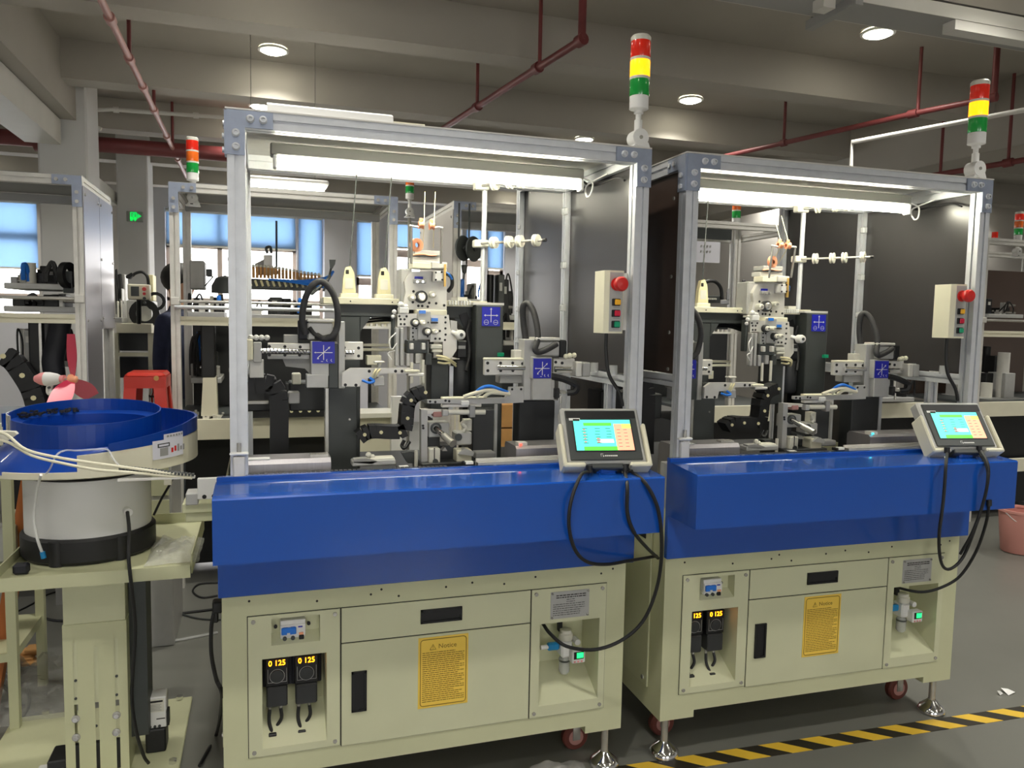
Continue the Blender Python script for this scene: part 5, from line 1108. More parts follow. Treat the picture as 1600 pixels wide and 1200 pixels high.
# spiral outer wall rising from the front to the right and round the back
def wall(a0, a1, r, zb, zt, n=40, th=.003):
    m = MB(); P = []
    for i in range(n+1):
        t = i/n; a = a0+(a1-a0)*t
        c, s = math.cos(a), math.sin(a); P.append([(BX+(r+d)*c, BY+(r+d)*s, z) for d, z in ((0, zb(t)), (0, zt(t)), (-th, zt(t)), (-th, zb(t)))])
    for i in range(n):
        for j in range(4): m.quad(P[i][j], P[i+1][j], P[i+1][(j+1) % 4], P[i][(j+1) % 4])
    m.quad(*P[0]); m.quad(*P[-1][::-1]); return m
R_ = math.radians; ramp = lambda t, k: min(1, t*k)
A0, A1 = R_(-84), R_(150)
wall(A0, A1, .320, lambda t: z0+.004, lambda t: z0+.068+.022*ramp(t, 4)).build('outer_wall', 'cream', f, True)
wall(A0, A1, .317, lambda t: z0+.006, lambda t: z0+.066+.068*ramp(t, 3.2), th=.004).build('outer_wall_liner', 'bowl_blue', f, True)
wall(R_(-70), A1, .3205, lambda t: z0+.073+.018*ramp(t, 4), lambda t: z0+.096+.038*ramp(t, 4)).build('blue_band', 'bowl_blue', f, True)
MB().lathe([(.319, .004), (.319, .022), (.315, .022)], (BX, BY, z0), n=40, a0=R_(150), a1=R_(276)).build('outer_lip', 'cream', f, True)
# inner ring, higher at the back
wall(R_(-170), R_(190), .212, lambda t: z0+.02, lambda t: z0+.138+.036*(.5-.5*math.cos(2*math.pi*(t-.222))), 56, .004).build('inner_ring', 'bowl_blue', f, True)
wall(R_(165), R_(212), .2135, lambda t: z0+.10, lambda t: z0+.158, 8).build('bare_metal_patch', 'steel', f, True)
MB().lathe([(.0, .075), (.10, .08), (.172, .095), (.172, .128), (.208, .135)], (BX, BY, z0), n=48).build('bowl_floor', 'bowl_blue', f, True)
cl = MB(); rnd = random.Random(4)
for i in range(60):
    a = rnd.uniform(1.9, 3.0); r = rnd.uniform(.165, .20); q = (BX+r*math.cos(a), BY+r*math.sin(a), z0+.134+rnd.random()*.012); cl.box(q[0]-.004, q[0]+.004, q[1]-.004, q[1]+.004, q[2], q[2]+.006)
cl.build('loose_parts', 'black', f, kind='stuff')
# sticker on the wall (curved)
def patch(nm, a0, a1, za, zb, mm, r=.3222, par=None):
    m = MB(); n = 8; P = [(BX+r*math.cos(a0+(a1-a0)*i/n), BY+r*math.sin(a0+(a1-a0)*i/n)) for i in range(n+1)]
    for i in range(n): m.quad((P[i][0], P[i][1], za), (P[i+1][0], P[i+1][1], za), (P[i+1][0], P[i+1][1], zb), (P[i][0], P[i][1], zb))
    return m.build(nm, mm, par or f)
k = math.radians
s1 = patch('printed_sticker', k(-48), k(-26), z0+.034, z0+.09, 'paper'); patch('sticker_top', k(-41), k(-26), z0+.09, z0+.106, 'paper', .3222, s1)
patch('bowl_drawing', k(-45), k(-37), z0+.068, z0+.080, 'charcoal', .3226, s1); patch('bowl_drawing', k(-43.6), k(-38.2), z0+.042, z0+.066, 'grey', .3226, s1); patch('bowl_drawing', k(-44.2), k(-37.8), z0+.071, z0+.077, 'paper', .323, s1)
for i in range(5): patch('sticker_character', k(-36+i*2.4), k(-34.4+i*2.4), z0+.048+.002*(i % 2), z0+.062+.004*(i % 3), 'red' if i < 2 else 'grey', .3226, s1)
for i in range(6): patch('sticker_character', k(-39+i*2.2), k(-37.5+i*2.2), z0+.096, z0+.102, 'grey', .3226, s1)
# delivery track across the front to the machine rail
tk = [(-0.589, 0.2, 1.125), (-0.54, 0.17, 1.125), (-0.483, 0.13, 1.088), (-0.403, 0.1, 1.069), (-0.308, 0.07, 1.055), (-0.229, 0.05, 1.044), (-0.167, 0.04, 1.034), (-0.069, 0.03, 1.018)]
MB().tube([(p[0], p[1], p[2]) for p in tk], .004, 8).build('delivery_rail', 'cream', f, True)
tk2 = [(-0.59, 0.2, 1.101), (-0.537, 0.17, 1.104), (-0.467, 0.12, 1.073), (-0.387, 0.09, 1.054), (-0.306, 0.06, 1.04), (-0.229, 0.045, 1.033), (-0.151, 0.04, 1.023), (-0.072, 0.03, 1.013)]
MB().tube(tk2, .004, 8).build('delivery_rail', 'cream', f, True)
MB().prism([(-0.589, 1.132), (-0.524, 1.127), (-0.518, 1.12), (-0.546, 1.1), (-0.59, 1.098)], .19, .21).build('deflector', 'offwhite', f)
a, b = Vector((-0.252, 0.06, 1.038)), Vector((-0.065, 0.03, 1.02))
d_ = (b-a); m = MB()
for i in range(22):
    c = a+d_*(i/22); m.box(c.x, c.x+d_.x/22*.8, c.y-.008, c.y+.010, c.z-.002, c.z+.010-.006*i/22)
m.build('parts_on_track', 'charcoal', f, kind='stuff')
MB().box(a.x, b.x, .03, .05, b.z-.008, b.z-.003).build('track_plate', 'alu_plate', f)
MB().fb(-0.142, -0.124, 0.995, 1.022, .04, .06).build('track_support', 'cream', f)
MB().tube([(-0.495, 0.3, 0.976), (-0.443, 0.18, 1.021), (-0.42, 0.16, 1.064), (-0.407, 0.2, 1.071), (-0.387, 0.24, 1.063), (-0.339, 0.24, 1.065), (-0.306, 0.22, 1.066), (-0.274, 0.12, 1.055), (-0.246, 0.06, 1.041)], .0028, 6).build('air_tube', 'clear', f, True)
MB().tube([(-0.467, 0.2, 1.006), (-0.5, 0.28, 0.94), (-0.512, 0.3, 0.862), (-0.506, 0.3, 0.806), (-0.494, 0.3, 0.759)], .004, 6).build('signal_cable', 'white', f, True)
MB().box(*[v for v in (BX-.155, BX-.115, BY-.235, BY-.205, tz+.002, tz+.032)], .006).build('cable_connector', 'navyblack', f)
MB().cyl((-0.494, 0.3, 0.764), (-0.491, 0.3, 0.745), .007, 8).build('connector_collar', 'fit_blue', f)
p = Vector((-0.281, 0.36, 0.852))
MB().cyl(p+Vector((-.004, .02, 0)), p+Vector((.004, -.006, 0)), .012, 14).build('cable_grommet', 'white', f, True)
MB().tube([(-0.279, 0.35, 0.855), (-0.268, 0.3, 0.809), (-0.265, 0.26, 0.743), (-0.257, 0.25, 0.651), (-0.253, 0.27, 0.527), (-0.262, 0.28, 0.407), (-0.271, 0.3, 0.3), (-0.265, 0.32, 0.188), (-0.251, 0.36, 0.082), (-0.24, 0.38, 0.043)], .0052, 8).build('power_cable', 'rubber', f, True)
MB().tube([(-0.241, 0.62, 0.775), (-0.219, 0.64, 0.824), (-0.192, 0.66, 0.873), (-0.182, 0.68, 0.902)], .004, 6).build('rear_cable', 'black', f, True)
for p in ((-0.198, 0.4, 1.113), (-0.194, 0.4, 1.105)): pass
# vibration controller lying on the base plate, junction box
x0, x1, z0_, z1_ = -0.265, -0.2, 0.077, 0.197
t = thing('vibration_controller', 'white and black vibration controller standing on the stand base plate', 'controller', ((x0+x1)/2, .5, .012))
MB().box(x0, x1, .50, .56, z1_-.105, z1_, .003).build('white_body', 'white', t)
MB().box(x0+.002, x1-.002, .49, .57, .014, z1_-.105, .004).build('terminal_box', 'black', t)
q = MB().box(x0+.006, x1-.006, .4994, .50, z1_-.05, z1_-.006).build('face_label', 'offwhite', t); MB().box(x0+.010, x1-.010, .4990, .4994, z1_-.017, z1_-.011).build('label_display', 'ink', q)
for i in range(5): MB().box(x0+.012, x1-.014-.004*(i % 2), .4990, .4994, z1_-.025-i*.005, z1_-.0235-i*.005).build('label_line', 'grey', q)
MB().box(x0+.035, x1-.004, .4990, .50, z1_-.075, z1_-.072).build('printed_mark', 'ink', t)
for i in range(3): MB().cyl((x0+.016+i*.014, .497, z1_-.098), (x0+.016+i*.014, .50, z1_-.098), .0045, 10).build('socket', 'charcoal', t)
MB().box(x1, x1+.008, .50, .53, z1_-.10, z1_-.05).build('din_clip', 'black', t)
x0, x1, _, _ = -0.56, -0.482, 0.051, 0.143
t = thing('junction_box', 'black and white junction box half seen at the bottom left of the stand', 'box', ((x0+x1)/2, .42, .012))
MB().box(x0, x1, .38, .46, .012, .045, .004).build('body', 'white', t); MB().box(x0+.03, x1+.01, .42, .52, .012, .07, .004).build('cover', 'black', t)
for i in range(2): MB().cyl((x0+.012+i*.02, .378, .03), (x0+.012+i*.02, .38, .03), .007, 12).build('socket', 'charcoal', t)
# plastic bags: crumpled sheets
def bag(label, cat, c, sx, sy, h, seed, base=None, n=22):
    rnd = random.Random(seed); m = MB(); from mathutils import noise as nz
    for lay in (0, 1):
        idx = {}
        for i in range(n+1):
            for j in range(n+1):
                u, v = i/n*2-1, j/n*2-1; e = max(0, 1-max(abs(u), abs(v))**3)
                q = Vector((u*2.2+seed, v*2.2, seed*1.7)); w = .35+abs(nz.noise(q*.8))*.9+abs(nz.noise(q*2.1))*.35
                z = c[2]+.002+(h*e*w if lay else .0)
                idx[i, j] = len(m.v); m.v.append((c[0]+u*sx*(1+.08*nz.noise(q*.8)), c[1]+v*sy*(1+.1*nz.noise(q*.9+Vector((5, 0, 0)))), z))
        for i in range(n):
            for j in range(n): m.f.append((idx[i, j], idx[i+1, j], idx[i+1, j+1], idx[i, j+1]))
    return solo(m.build('plastic_bag', 'plastic_bag', None, True, off=(0,0,0)), label, cat, 'clear plastic bags')
bag('crumpled clear plastic bag on the stand tray beside the drum', 'plastic bag', (-.155, .42, tz+.002), .075, .13, .05, 3)
bag('large clear plastic bag on the floor left of the stand column', 'plastic bag', (-.72, 1.05, .0), .20, .22, .16, 8)
bag('torn clear plastic film on the floor under the left cabinet corner', 'plastic bag', (.98, .02, .0), .12, .06, .04, 12)
c = Vector((-0.823, 1.351, 0))
t = thing('foam_scrap', 'tan foam scrap inside the clear bag on the floor', 'scrap', (c.x, c.y, 0)); m = MB(); rnd = random.Random(1)
for i in range(6): x = c.x+rnd.uniform(-.06, .06); y = c.y+rnd.uniform(-.05, .05); m.box(x-.035, x+.035, y-.03, y+.03, .005+i*.012, .02+i*.012, .004)
m.build('foam', 'cardboard', t)
# floor cables, plug on the cabinet side
def floor_cable(label, pts, r, mm='rubber'):
    t = thing('floor_cable', label, 'cable', pts[0], group='cables lying on the floor'); MB().tube(pts, r, 6).build('sheath', mm, t, True)
def fl(pts, r): return [(p[0], p[1], r) for p in pts]
floor_cable('black cable hanging from the plug on the left cabinet side to the floor', [(-0.017, 0.06, 0.648), (-0.029, 0.05, 0.599), (-0.031, 0.05, 0.517), (-0.02, 0.06, 0.437), (-0.007, 0.1, 0.361)] + fl([(-0.051, 0.57, 0), (-0.072, 0.473, 0), (-0.092, 0.386, 0)], .006), .006)
t = thing('power_plug', 'black power plug on the left side of the left cabinet', 'plug', (-.02, .06, .62)); MB().fb(-0.027, 0, 0.628, 0.661, .045, .08, .004).build('plug_body', 'black', t); MB().fb(-0.029, -0.012, 0.6, 0.632, .05, .072, .003).build('plug_neck', 'rubber', t)
floor_cable('black cable loop on the floor left of the left cabinet', fl([(-0.118, 1.984, 0), (-0.194, 1.976, 0), (-0.245, 2.087, 0), (-0.218, 2.191, 0), (-0.121, 2.186, 0)], .005), .005)
floor_cable('pair of grey cables crossing the floor behind the stand', fl([(-0.45, 1.883, 0), (-0.312, 1.802, 0), (-0.188, 1.685, 0), (-0.086, 1.641, 0)], .005), .004, 'charcoal')
floor_cable('thick black cable crossing the floor behind the stand', fl([(-1.017, 1.911, 0), (-0.908, 1.897, 0), (-0.783, 1.815, 0), (-0.434, 1.76, 0), (-0.224, 1.778, 0), (-0.079, 1.791, 0)], .006), .006)
floor_cable('thin dark cable winding across the floor at far left', fl([(-1.036, 1.982, 0), (-0.984, 2.097, 0), (-0.944, 2.225, 0), (-0.869, 2.283, 0)], .004), .004)
floor_cable('clear air hose lying along the floor behind the stand', fl([(-0.391, 1.426, 0), (-0.25, 1.443, 0), (-0.093, 1.487, 0)], .006), .007, 'clear')
floor_cable('grey cable curling on the floor by the plastic bag', fl([(-0.731, 0.723, 0), (-0.716, 0.848, 0), (-0.716, 0.966, 0), (-0.752, 1.103, 0)], .006), .006, 'charcoal')
floor_cable('dark cable bending on the floor at the left edge', fl([(-0.902, 1.227, 0), (-0.83, 1.126, 0), (-0.757, 0.992, 0), (-0.734, 0.966, 0)], .007), .007)

# ------------------------------------------------------------------ second row of machines
def rear_machine(label, x0, x1, y0, dep, H, parts=('beam', 'rail', 'table', 'roof'), side=None, pw=.045, group='aluminium framed machines in the second row', table_z=.90, brk=True):
    t = thing('framed_machine', label, 'machine', ((x0+x1)/2, y0+dep/2, 0), group=group); h = pw/2
    for x in (x0+h, x1-h):
        for y in (y0+h, y0+dep-h): MB().extr((x, y, 0), (x, y, H), pw).build('post', 'alu_plate', t)
    for y in (y0+h, y0+dep-h): MB().extr((x0+pw, y, H-h), (x1-pw, y, H-h), pw).build('top_rail', 'alu_plate', t)
    for x in (x0+h, x1-h): MB().extr((x, y0+pw, H-h), (x, y0+dep-pw, H-h), pw).build('side_rail', 'alu_plate', t)
    if 'roof' in parts:
        MB().box(x0, x1, y0, y0+dep, H, H+.004).build('roof_sheet', 'grey', t)
        MB().box(x0+pw, x1-pw, y0+dep*.5, y0+dep*.5+.05, H-.09, H-.05).build('inner_rail', 'grey', t)
    if 'rail' in parts:
        MB().cyl((x0+h, y0-.01, 1.515), (x1-h, y0-.01, 1.515), .009, 10).build('hand_rail', 'steel', t, True)
        for x in (x0+h, x1-h): MB().box(x-.022, x+.022, y0-.02, y0, 1.495, 1.535, .003).build('rail_clamp', 'alu_plate', t)
    if 'beam' in parts: MB().extr((x0+pw, y0+h, 1.415), (x1-pw, y0+h, 1.415), pw).build('cross_beam', 'cream', t)
    if 'table' in parts:
        MB().box(x0+.01, x1-.01, y0+.002, y0+.03, table_z-.11, table_z, .002).build('table_skirt', 'cream', t)
        MB().box(x0+.01, x1-.01, y0+.03, y0+dep, table_z-.02, table_z).build('table_top', 'charcoal', t)
        MB().box(x0+.03, x1-.03, y0+.01, y0+.05, .36, .46, .002).build('lower_beam', 'cream', t)
        MB().box(x0+.05, x1-.05, y0+.10, y0+dep-.05, .10, table_z-.12).build('lower_cabinet', 'black', t)
    if side:
        for x, mm in side:
            xx = x1+.002 if x > 0 else x0-.006
            yy = y0+dep*.5
            for a, b, zb in ((y0+.0, yy-.003, .7), (yy+.003, y0+dep, 1.36)):
                p = MB().box(xx, xx+.004, a, b, zb, H-pw).build('side_panel', mm, t); s = MB()
                for z in (zb+.06, (zb+H)/2, H-pw-.04):
                    for y in (a+.03, b-.03): s.cyl((xx+.004*(x > 0), y, z), (xx+(.008 if x > 0 else -.004), y, z), .007, 8)
                s.build('screws', 'steel', p, kind='stuff')
    if brk:
        for cx, s in ((x0, 1), (x1, -1)):
            b = MB().prism([(cx, H), (cx+s*.13, H), (cx+s*.13, H-pw), (cx+s*pw, H-pw), (cx+s*pw, H-.15), (cx, H-.15)][::s], y0-.006, y0).build('corner_bracket', 'bracket', t)
            for bx, bz in ((.07, .0225), (.11, .0225), (.0225, .08), (.0225, .125)): MB().cyl((cx+s*bx, y0-.012, H-bz), (cx+s*bx, y0-.005, H-bz), .009, 10).build('bolt', 'steel', b)
    return t
Y2, H2 = 2.16, 2.115
xc1 = -0.726; xd0, xd1 = -0.335, 0.831; xe0 = 1.149
rear_machine('framed machine at far left with brushed metal side panels', xc1-1.25, xc1, Y2, .78, H2, side=[(1, 'brushed')])
rear_machine('framed machine seen through the left machine with bright windows behind', xd0, xd1, Y2, .75, H2)
rear_machine('framed machine with lavender grey side panel behind the white guide rollers', xe0, xe0+1.2, Y2, .95, H2, ('beam', 'table', 'roof'), side=[(-1, 'plaster')])
xg0 = 2.749
rear_machine('framed machine behind the right machine with a paper sheet on it', xg0, 3.628, 2.3, .8, 2.123, ('table',), brk=False)
q_ = bpy.data.objects['framed_machine.003']; MB().box(xg0+.03, 3.613, 3.0, 3.02, .9, 1.48).build('rear_panel', 'charcoal2', q_); MB().box(xg0+.03, 3.613, 3.0, 3.02, 2.09, 2.171).build('rear_panel', 'charcoal', q_); MB().extr((3.144, 2.36, .9), (3.144, 2.36, 2.118), .045).build('post', 'alu_plate', q_)
q_ = bpy.data.objects['framed_machine.001']; MB().box(xd0+.05, xd1-.05, Y2+.68, Y2+.70, .9, 1.40).build('rear_panel', 'charcoal2', q_)
q_ = bpy.data.objects['framed_machine.002']; MB().box(xe0+.05, xe0+1.15, Y2+.88, Y2+.90, .9, 1.42).build('rear_panel', 'charcoal2', q_)
xf0 = 5.143
fm = rear_machine('dark framed machine beyond the right end of the right machine', xf0, xf0+1.4, 2.2, .8, 2.116, ('rail', 'beam', 'table'), brk=False, table_z=0.904)
MB().box(xf0+.05, xf0+1.35, 2.9, 2.92, .9, 1.95).build('rear_panel', 'brown_panel', fm)
xh0 = 3.869
rear_machine('low machine table behind the right machine with cream skirt', xh0, xf0-.25, 2.3, .7, 1.30, ('table',), brk=False, table_z=0.899)
z_ = 1.485; q_ = bpy.data.objects['framed_machine.001']; MB().cyl((xd0+.02, Y2-.012, z_), (xd1-.02, Y2-.012, z_), .011, 10).build('hand_rail', 'alu', q_, True)
# signal towers of the second row
for u, (p, lab, sc_) in enumerate((((-0.231, 2.3, 2.149), 'unlit signal tower above the red stool behind the left machine post', 1.0), ((1.087, 3.2, 2.264), 'small unlit signal tower beyond the left machine press head', .95), ((3.564, 3, 2.214), 'unlit signal tower behind the tube light of the right machine', 1.05), ((5.578, 2.3, 2.123), 'unlit signal tower at the right edge of the picture', .95))):
    signal_tower(IDENT, '', False, (p[0], p[1], p[2]-.16*sc_+.03), sc=sc_, label=lab)
    if u in (1, 2): solo(MB().cyl((p[0], p[1], 0), (p[0], p[1], p[2]-.13*sc_), .012, 8).build('tower_pole', 'steel'), 'thin pole under the unlit signal tower %s' % ('beyond the press head' if u == 1 else 'behind the right tube light'), 'pole')
p = Vector((5.405, 2.35, 2.138)); t = thing('indicator_light', 'small red indicator light on the machine at the right edge', 'indicator', p); MB().cyl(p, p+Vector((0, 0, .045)), .022, 14).build('lens', 'lens_red', t, True); MB().cyl(p-Vector((0, 0, .03)), p, .022, 14).build('socket', 'white', t, True)
# generic small mechanisms on those tables
def mechanism(label, cat, box, seed, n=10, pal=('black', 'charcoal', 'greyplate', 'alu_plate', 'charcoal2', 'offwhite'), hoses=3, dark=.5, group='small mechanisms in the second row'):
    x0, x1, z0, z1, y0, y1 = box; rnd = random.Random(seed)
    t = thing('mechanism', label, cat, ((x0+x1)/2, (y0+y1)/2, z0), group=group)
    MB().box(x0, x1, y0, y1, z0, z0+.03, .003).build('base_plate', pal[2], t)
    W_, Hh, D_ = x1-x0, z1-z0, y1-y0
    for i in range(n):
        w = rnd.uniform(.08, .28)*W_; hh = rnd.uniform(.2, .95)*Hh*(1 if i % 3 else .6); d = rnd.uniform(.2, .5)*D_
        x = rnd.uniform(x0, x1-w); y = rnd.uniform(y0, y1-d); zz = z0+.028
        mm = pal[0] if rnd.random() < dark else rnd.choice(pal)
        k = rnd.random()
        if k < .6:
            o = MB().box(x, x+w, y, y+d, zz, zz+hh, .004).build('block', mm, t)
            if rnd.random() < .5: MB().box(x+w*.2, x+w*.6, y-.004, y, zz+hh*.6, zz+hh*.8).build('cover_plate', rnd.choice(pal[2:4]), o)
        elif k < .8: MB().cyl((x+w/2, y+d/2, zz), (x+w/2, y+d/2, zz+hh), min(w, d)*.4, 14).build('cylinder', mm, t, True)
        else:
            MB().cyl((x, y, zz+hh*.6), (x+w*2 if x+w*2 < x1 else x1, y, zz+hh*.6), .010, 10).build('rod', 'steel', t, True)
            MB().box(x-.01, x+.02, y-.015, y+.02, zz, zz+hh*.6+.02, .003).build('rod_bracket', rnd.choice(pal[2:4]), t)
    for i in range(hoses):
        xa = rnd.uniform(x0, x1); xb = min(x1, max(x0, xa+rnd.uniform(-.4, .4)*W_)); y = rnd.uniform(y0, y0+D_*.4)
        MB().tube([(xa, y, z0+.05), (xa+(xb-xa)*.2, y-.02, z0+Hh*.7), ((xa+xb)/2, y-.02, z0+Hh*rnd.uniform(.8, 1.1)), (xb, y, z0+Hh*.6), (xb, y, z0+.04)], rnd.choice((.005, .008, .012)), 8).build('hose', rnd.choice(('black', 'hose', 'rubber', 'tube_blue')), t, True)
    return t
def px(u0, v0, u1, v1, y): raise Exception
mechanism('dark mechanism with black wheel at far left behind the pink fan', 'mechanism', (-1.113, -0.816, 1.56, 1.695, 2.3, 2.7), 11, 12, dark=.7)
mechanism('black servo block under the rail of the far left machine', 'mechanism', (-1.117, -0.796, 1.445, 1.541, 2.3, 2.75), 12, 12, dark=.85, hoses=1)
mechanism('cluttered fixture below the beam of the far left machine', 'mechanism', (-1.143, -0.822, 1.156, 1.388, 2.5, 2.8), 13, 10, dark=.3)
p = (-0.826, 2.28, 1.635); t = thing('belt_wheel', 'black belt wheel standing in the far left machine', 'wheel', p); MB().lathe([(.040, -.015), (.066, -.015), (.066, .015), (.040, .015), (.040, -.015)], p, (1, -.35, 0), 24).build('rim', 'black', t, True); MB().box(p[0]-.02, p[0]+.02, p[1], p[1]+.04, p[2]-.09, p[2]+.02).build('bracket', 'charcoal', t)
t = thing('black_column', 'thick black column below the beam of the far left machine', 'column', (-0.971, 2.25, 1.085)); MB().fb(-1.002, -0.931, 0.955, 1.406, 2.25, 2.35, .01).build('shaft', 'black', t); MB().fb(-0.952, -0.94, 0.956, 1.407, 2.24, 2.25).build('rail', 'steel', t)
t = thing('black_duct', 'wide black flexible duct curving down in the far left machine', 'duct', (-0.891, 2.25, 1.084)); MB().tube([(-0.854, 2.25, 1.418), (-0.871, 2.25, 1.311), (-0.894, 2.25, 1.214), (-0.89, 2.25, 1.133), (-0.881, 2.25, 0.954)], .05, 14).build('duct', 'navyblack', t, True)
t = thing('cable_carrier', 'black cable carrier with pale pins sloping behind the pink fan', 'cable carrier', (-1.034, 2.2, 1.09)); drag_chain(t, [(-1.09, 2.2, 1.229), (-1.052, 2.2, 1.201), (-1.005, 2.2, 1.121), (-0.974, 2.2, 1.051), (-0.954, 2.2, 0.961)], .06, .09, 'link_run')
# inside the machine seen through the left machine
t = thing('valve_rack', 'long rack of brass valves with blue hoses seen through the left machine', 'valve rack', (0.22, 2.5, 1.609))
x0, x1, z0, z1 = -0.002, 0.436, 1.602, 1.69
MB().box(x0, x1, 2.45, 2.7, z0, z0+.04, .003).build('rack_base', 'charcoal', t); MB().box(x0, x1, 2.44, 2.6, z1-.05, z1-.035).build('rack_shelf', 'black', t)
for i in range(22):
    xx = x0+(x1-x0)*(i+.5)/22; v = MB().cyl((xx, 2.46, z1-.03), (xx, 2.46, z1+.012+.02*math.sin(i*.15+1)), .008, 8).build('valve', 'cardboard', t, True)
    MB().sphere((xx, 2.46, z1+.018+.02*math.sin(i*.15+1)), .009, 8, 6).build('cap', 'offwhite', v, True)
for i in range(14): MB().cyl((x0+(x1-x0)*(i+.5)/14, 2.43, z1-.045), (x0+(x1-x0)*(i+.5)/14+.01, 2.42, z1-.075), .007, 6).build('outlet', 'ivory', t)
for i in range(7): MB().tube([(x0+.15+i*.02, 2.42, z0+.05), (x0+.3+i*.03, 2.40, z0+.045-i*.006), (x1+.02, 2.41, z0+.07-i*.008), (x1+.07, 2.43, z0+.11)], .007, 6).build('hose', 'tube_blue', t, True)
mechanism('black mechanism under the valve rack of the second row', 'mechanism', (0.013, 0.425, 1.427, 1.533, 2.35, 2.7), 21, 12, dark=.7)
mechanism('white and black fixture left of the front post below the rail', 'mechanism', (-0.269, -0.083, 1.434, 1.55, 2.3, 2.7), 22, 10, dark=.55)
mechanism('low fixture under the beam beside the red stool', 'mechanism', (-0.269, -0.108, 1.066, 1.366, 2.45, 2.8), 23, 9, dark=.35)
t = thing('servo_column', 'black servo column with cream foot behind the left front post', 'column', (-0.159, 2.2, 0.912)); MB().fb(-0.196, -0.126, 1.117, 1.404, 2.2, 2.3, .006).build('servo', 'black', t); MB().prism([(-0.188, 1.117), (-0.122, 1.117), (-0.118, 0.911), (-0.2, 0.913)], 2.2, 2.3).build('foot', 'cream', t)
t = thing('grey_case', 'grey case standing in front of the bright window left of the front post', 'case', (-0.239, 2.6, 1.599)); MB().fb(-0.278, -0.197, 1.592, 1.754, 2.6, 2.75, .006).build('case', 'greyplate', t); MB().fb(-0.19, -0.159, 1.666, 1.71, 2.6, 2.66, .004).build('side_unit', 'charcoal', t); MB().cyl((-0.195, 2.55, 1.609), (-0.15, 2.55, 1.665), .004, 6).build('lever', 'charcoal', t)
t = thing('black_cover', 'rounded dark cover at the front post seen against the window', 'cover', (-0.108, 2.5, 1.571)); MB().lathe([(.075, 0), (.074, .04), (.05, .085), (0, .10)], (-0.084, 2.5, 1.571), n=20).build('dome', 'charcoal', t, True)
t = thing('gooseneck_lamp', 'black gooseneck lamp rising above the hose loop of the left machine', 'lamp', (0.463, 2.3, 1.61)); MB().tube([(0.439, 2.3, 1.592), (0.463, 2.3, 1.646), (0.477, 2.3, 1.7), (0.484, 2.3, 1.736)], .006, 8).build('neck', 'charcoal', t, True); MB().prism([(0.474, 1.724), (0.47, 1.767), (0.506, 1.768), (0.502, 1.743), (0.488, 1.718)], 2.28, 2.31).build('head', 'charcoal', t)
t = thing('pointer_rod', 'thin dark rod standing upright against the bright window', 'rod', (0.194, 2.6, 1.687)); MB().cyl((0.195, 2.6, 1.705), (0.196, 2.6, 2.001), .006, 8).build('rod', 'charcoal', t)
t = thing('white_tower', 'small white fixture silhouetted against the window behind the left machine', 'fixture', (0.134, 2.6, 1.703)); MB().fb(0.123, 0.173, 1.685, 1.803, 2.6, 2.66, .004).build('body', 'white', t); MB().tube([(0.145, 2.6, 1.811), (0.138, 2.6, 1.84), (0.16, 2.6, 1.848), (0.167, 2.6, 1.812)], .008, 8).build('spout', 'charcoal', t, True); MB().prism([(0.074, 1.75), (0.124, 1.778), (0.224, 1.696), (0.08, 1.683)], 2.62, 2.66).build('base', 'grey', t)
mechanism('cream and black assembly low behind the left machine table', 'mechanism', (0.026, 0.491, 0.909, 1.071, 2.25, 2.7), 24, 14, dark=.5)
t = thing('cable_carrier', 'straight black cable carrier with four pale pins on the second row table', 'cable carrier', (0.275, 2.15, 0.927)); x0, x1, z0, z1 = 0.022, 0.444, 0.907, 0.973
MB().box(x0, x1, 2.12, 2.16, z0, z1).build('link_run', 'black', t)
for u in range(4): MB().cyl((x0+(x1-x0)*(.56+.11*u), 2.117, (z0+z1)/2), (x0+(x1-x0)*(.56+.11*u), 2.12, (z0+z1)/2), .009, 10).build('pin', 'ivory', t)
t = thing('cream_cabinet', 'cream rear cabinet seen between the two gantry legs', 'cabinet', (0.689, 1.9, 0.796)); q_ = (0.595, 0.763, 0.693, 0.926); MB().fb(q_[0], q_[1], 0, q_[3], 1.9, 2.1, .004).build('body', 'cream', t); MB().fb(0.755, 0.809, 0.647, 1.038, 1.85, 1.9).build('post', 'white', t); MB().fb(0.586, 0.803, 0.928, 0.951, 1.86, 2.1).build('top', 'offwhite', t)
t = thing('standing_panel', 'white standing panel in the left machine gap right of the gantry leg', 'panel', (0.697, 2.5, 0.896)); MB().fb(0.628, 0.716, 0.897, 1.109, 2.5, 2.56, .004).build('body', 'paper', t)  # plain white panel standing on the rear table
t = thing('cardboard_box', 'brown cardboard box behind the right end of the left table', 'box', (1.315, 1.6, 0.823)); MB().fb(1.261, 1.365, 0.897, 1.016, 1.6, 1.9, .003).build('carton', 'cardboard', t); q_ = (1.263, 1.367, 0.749, 0.89); MB().fb(q_[0], q_[1], 0, q_[3], 1.6, 1.9, .003).build('carton', 'cardboard', t)
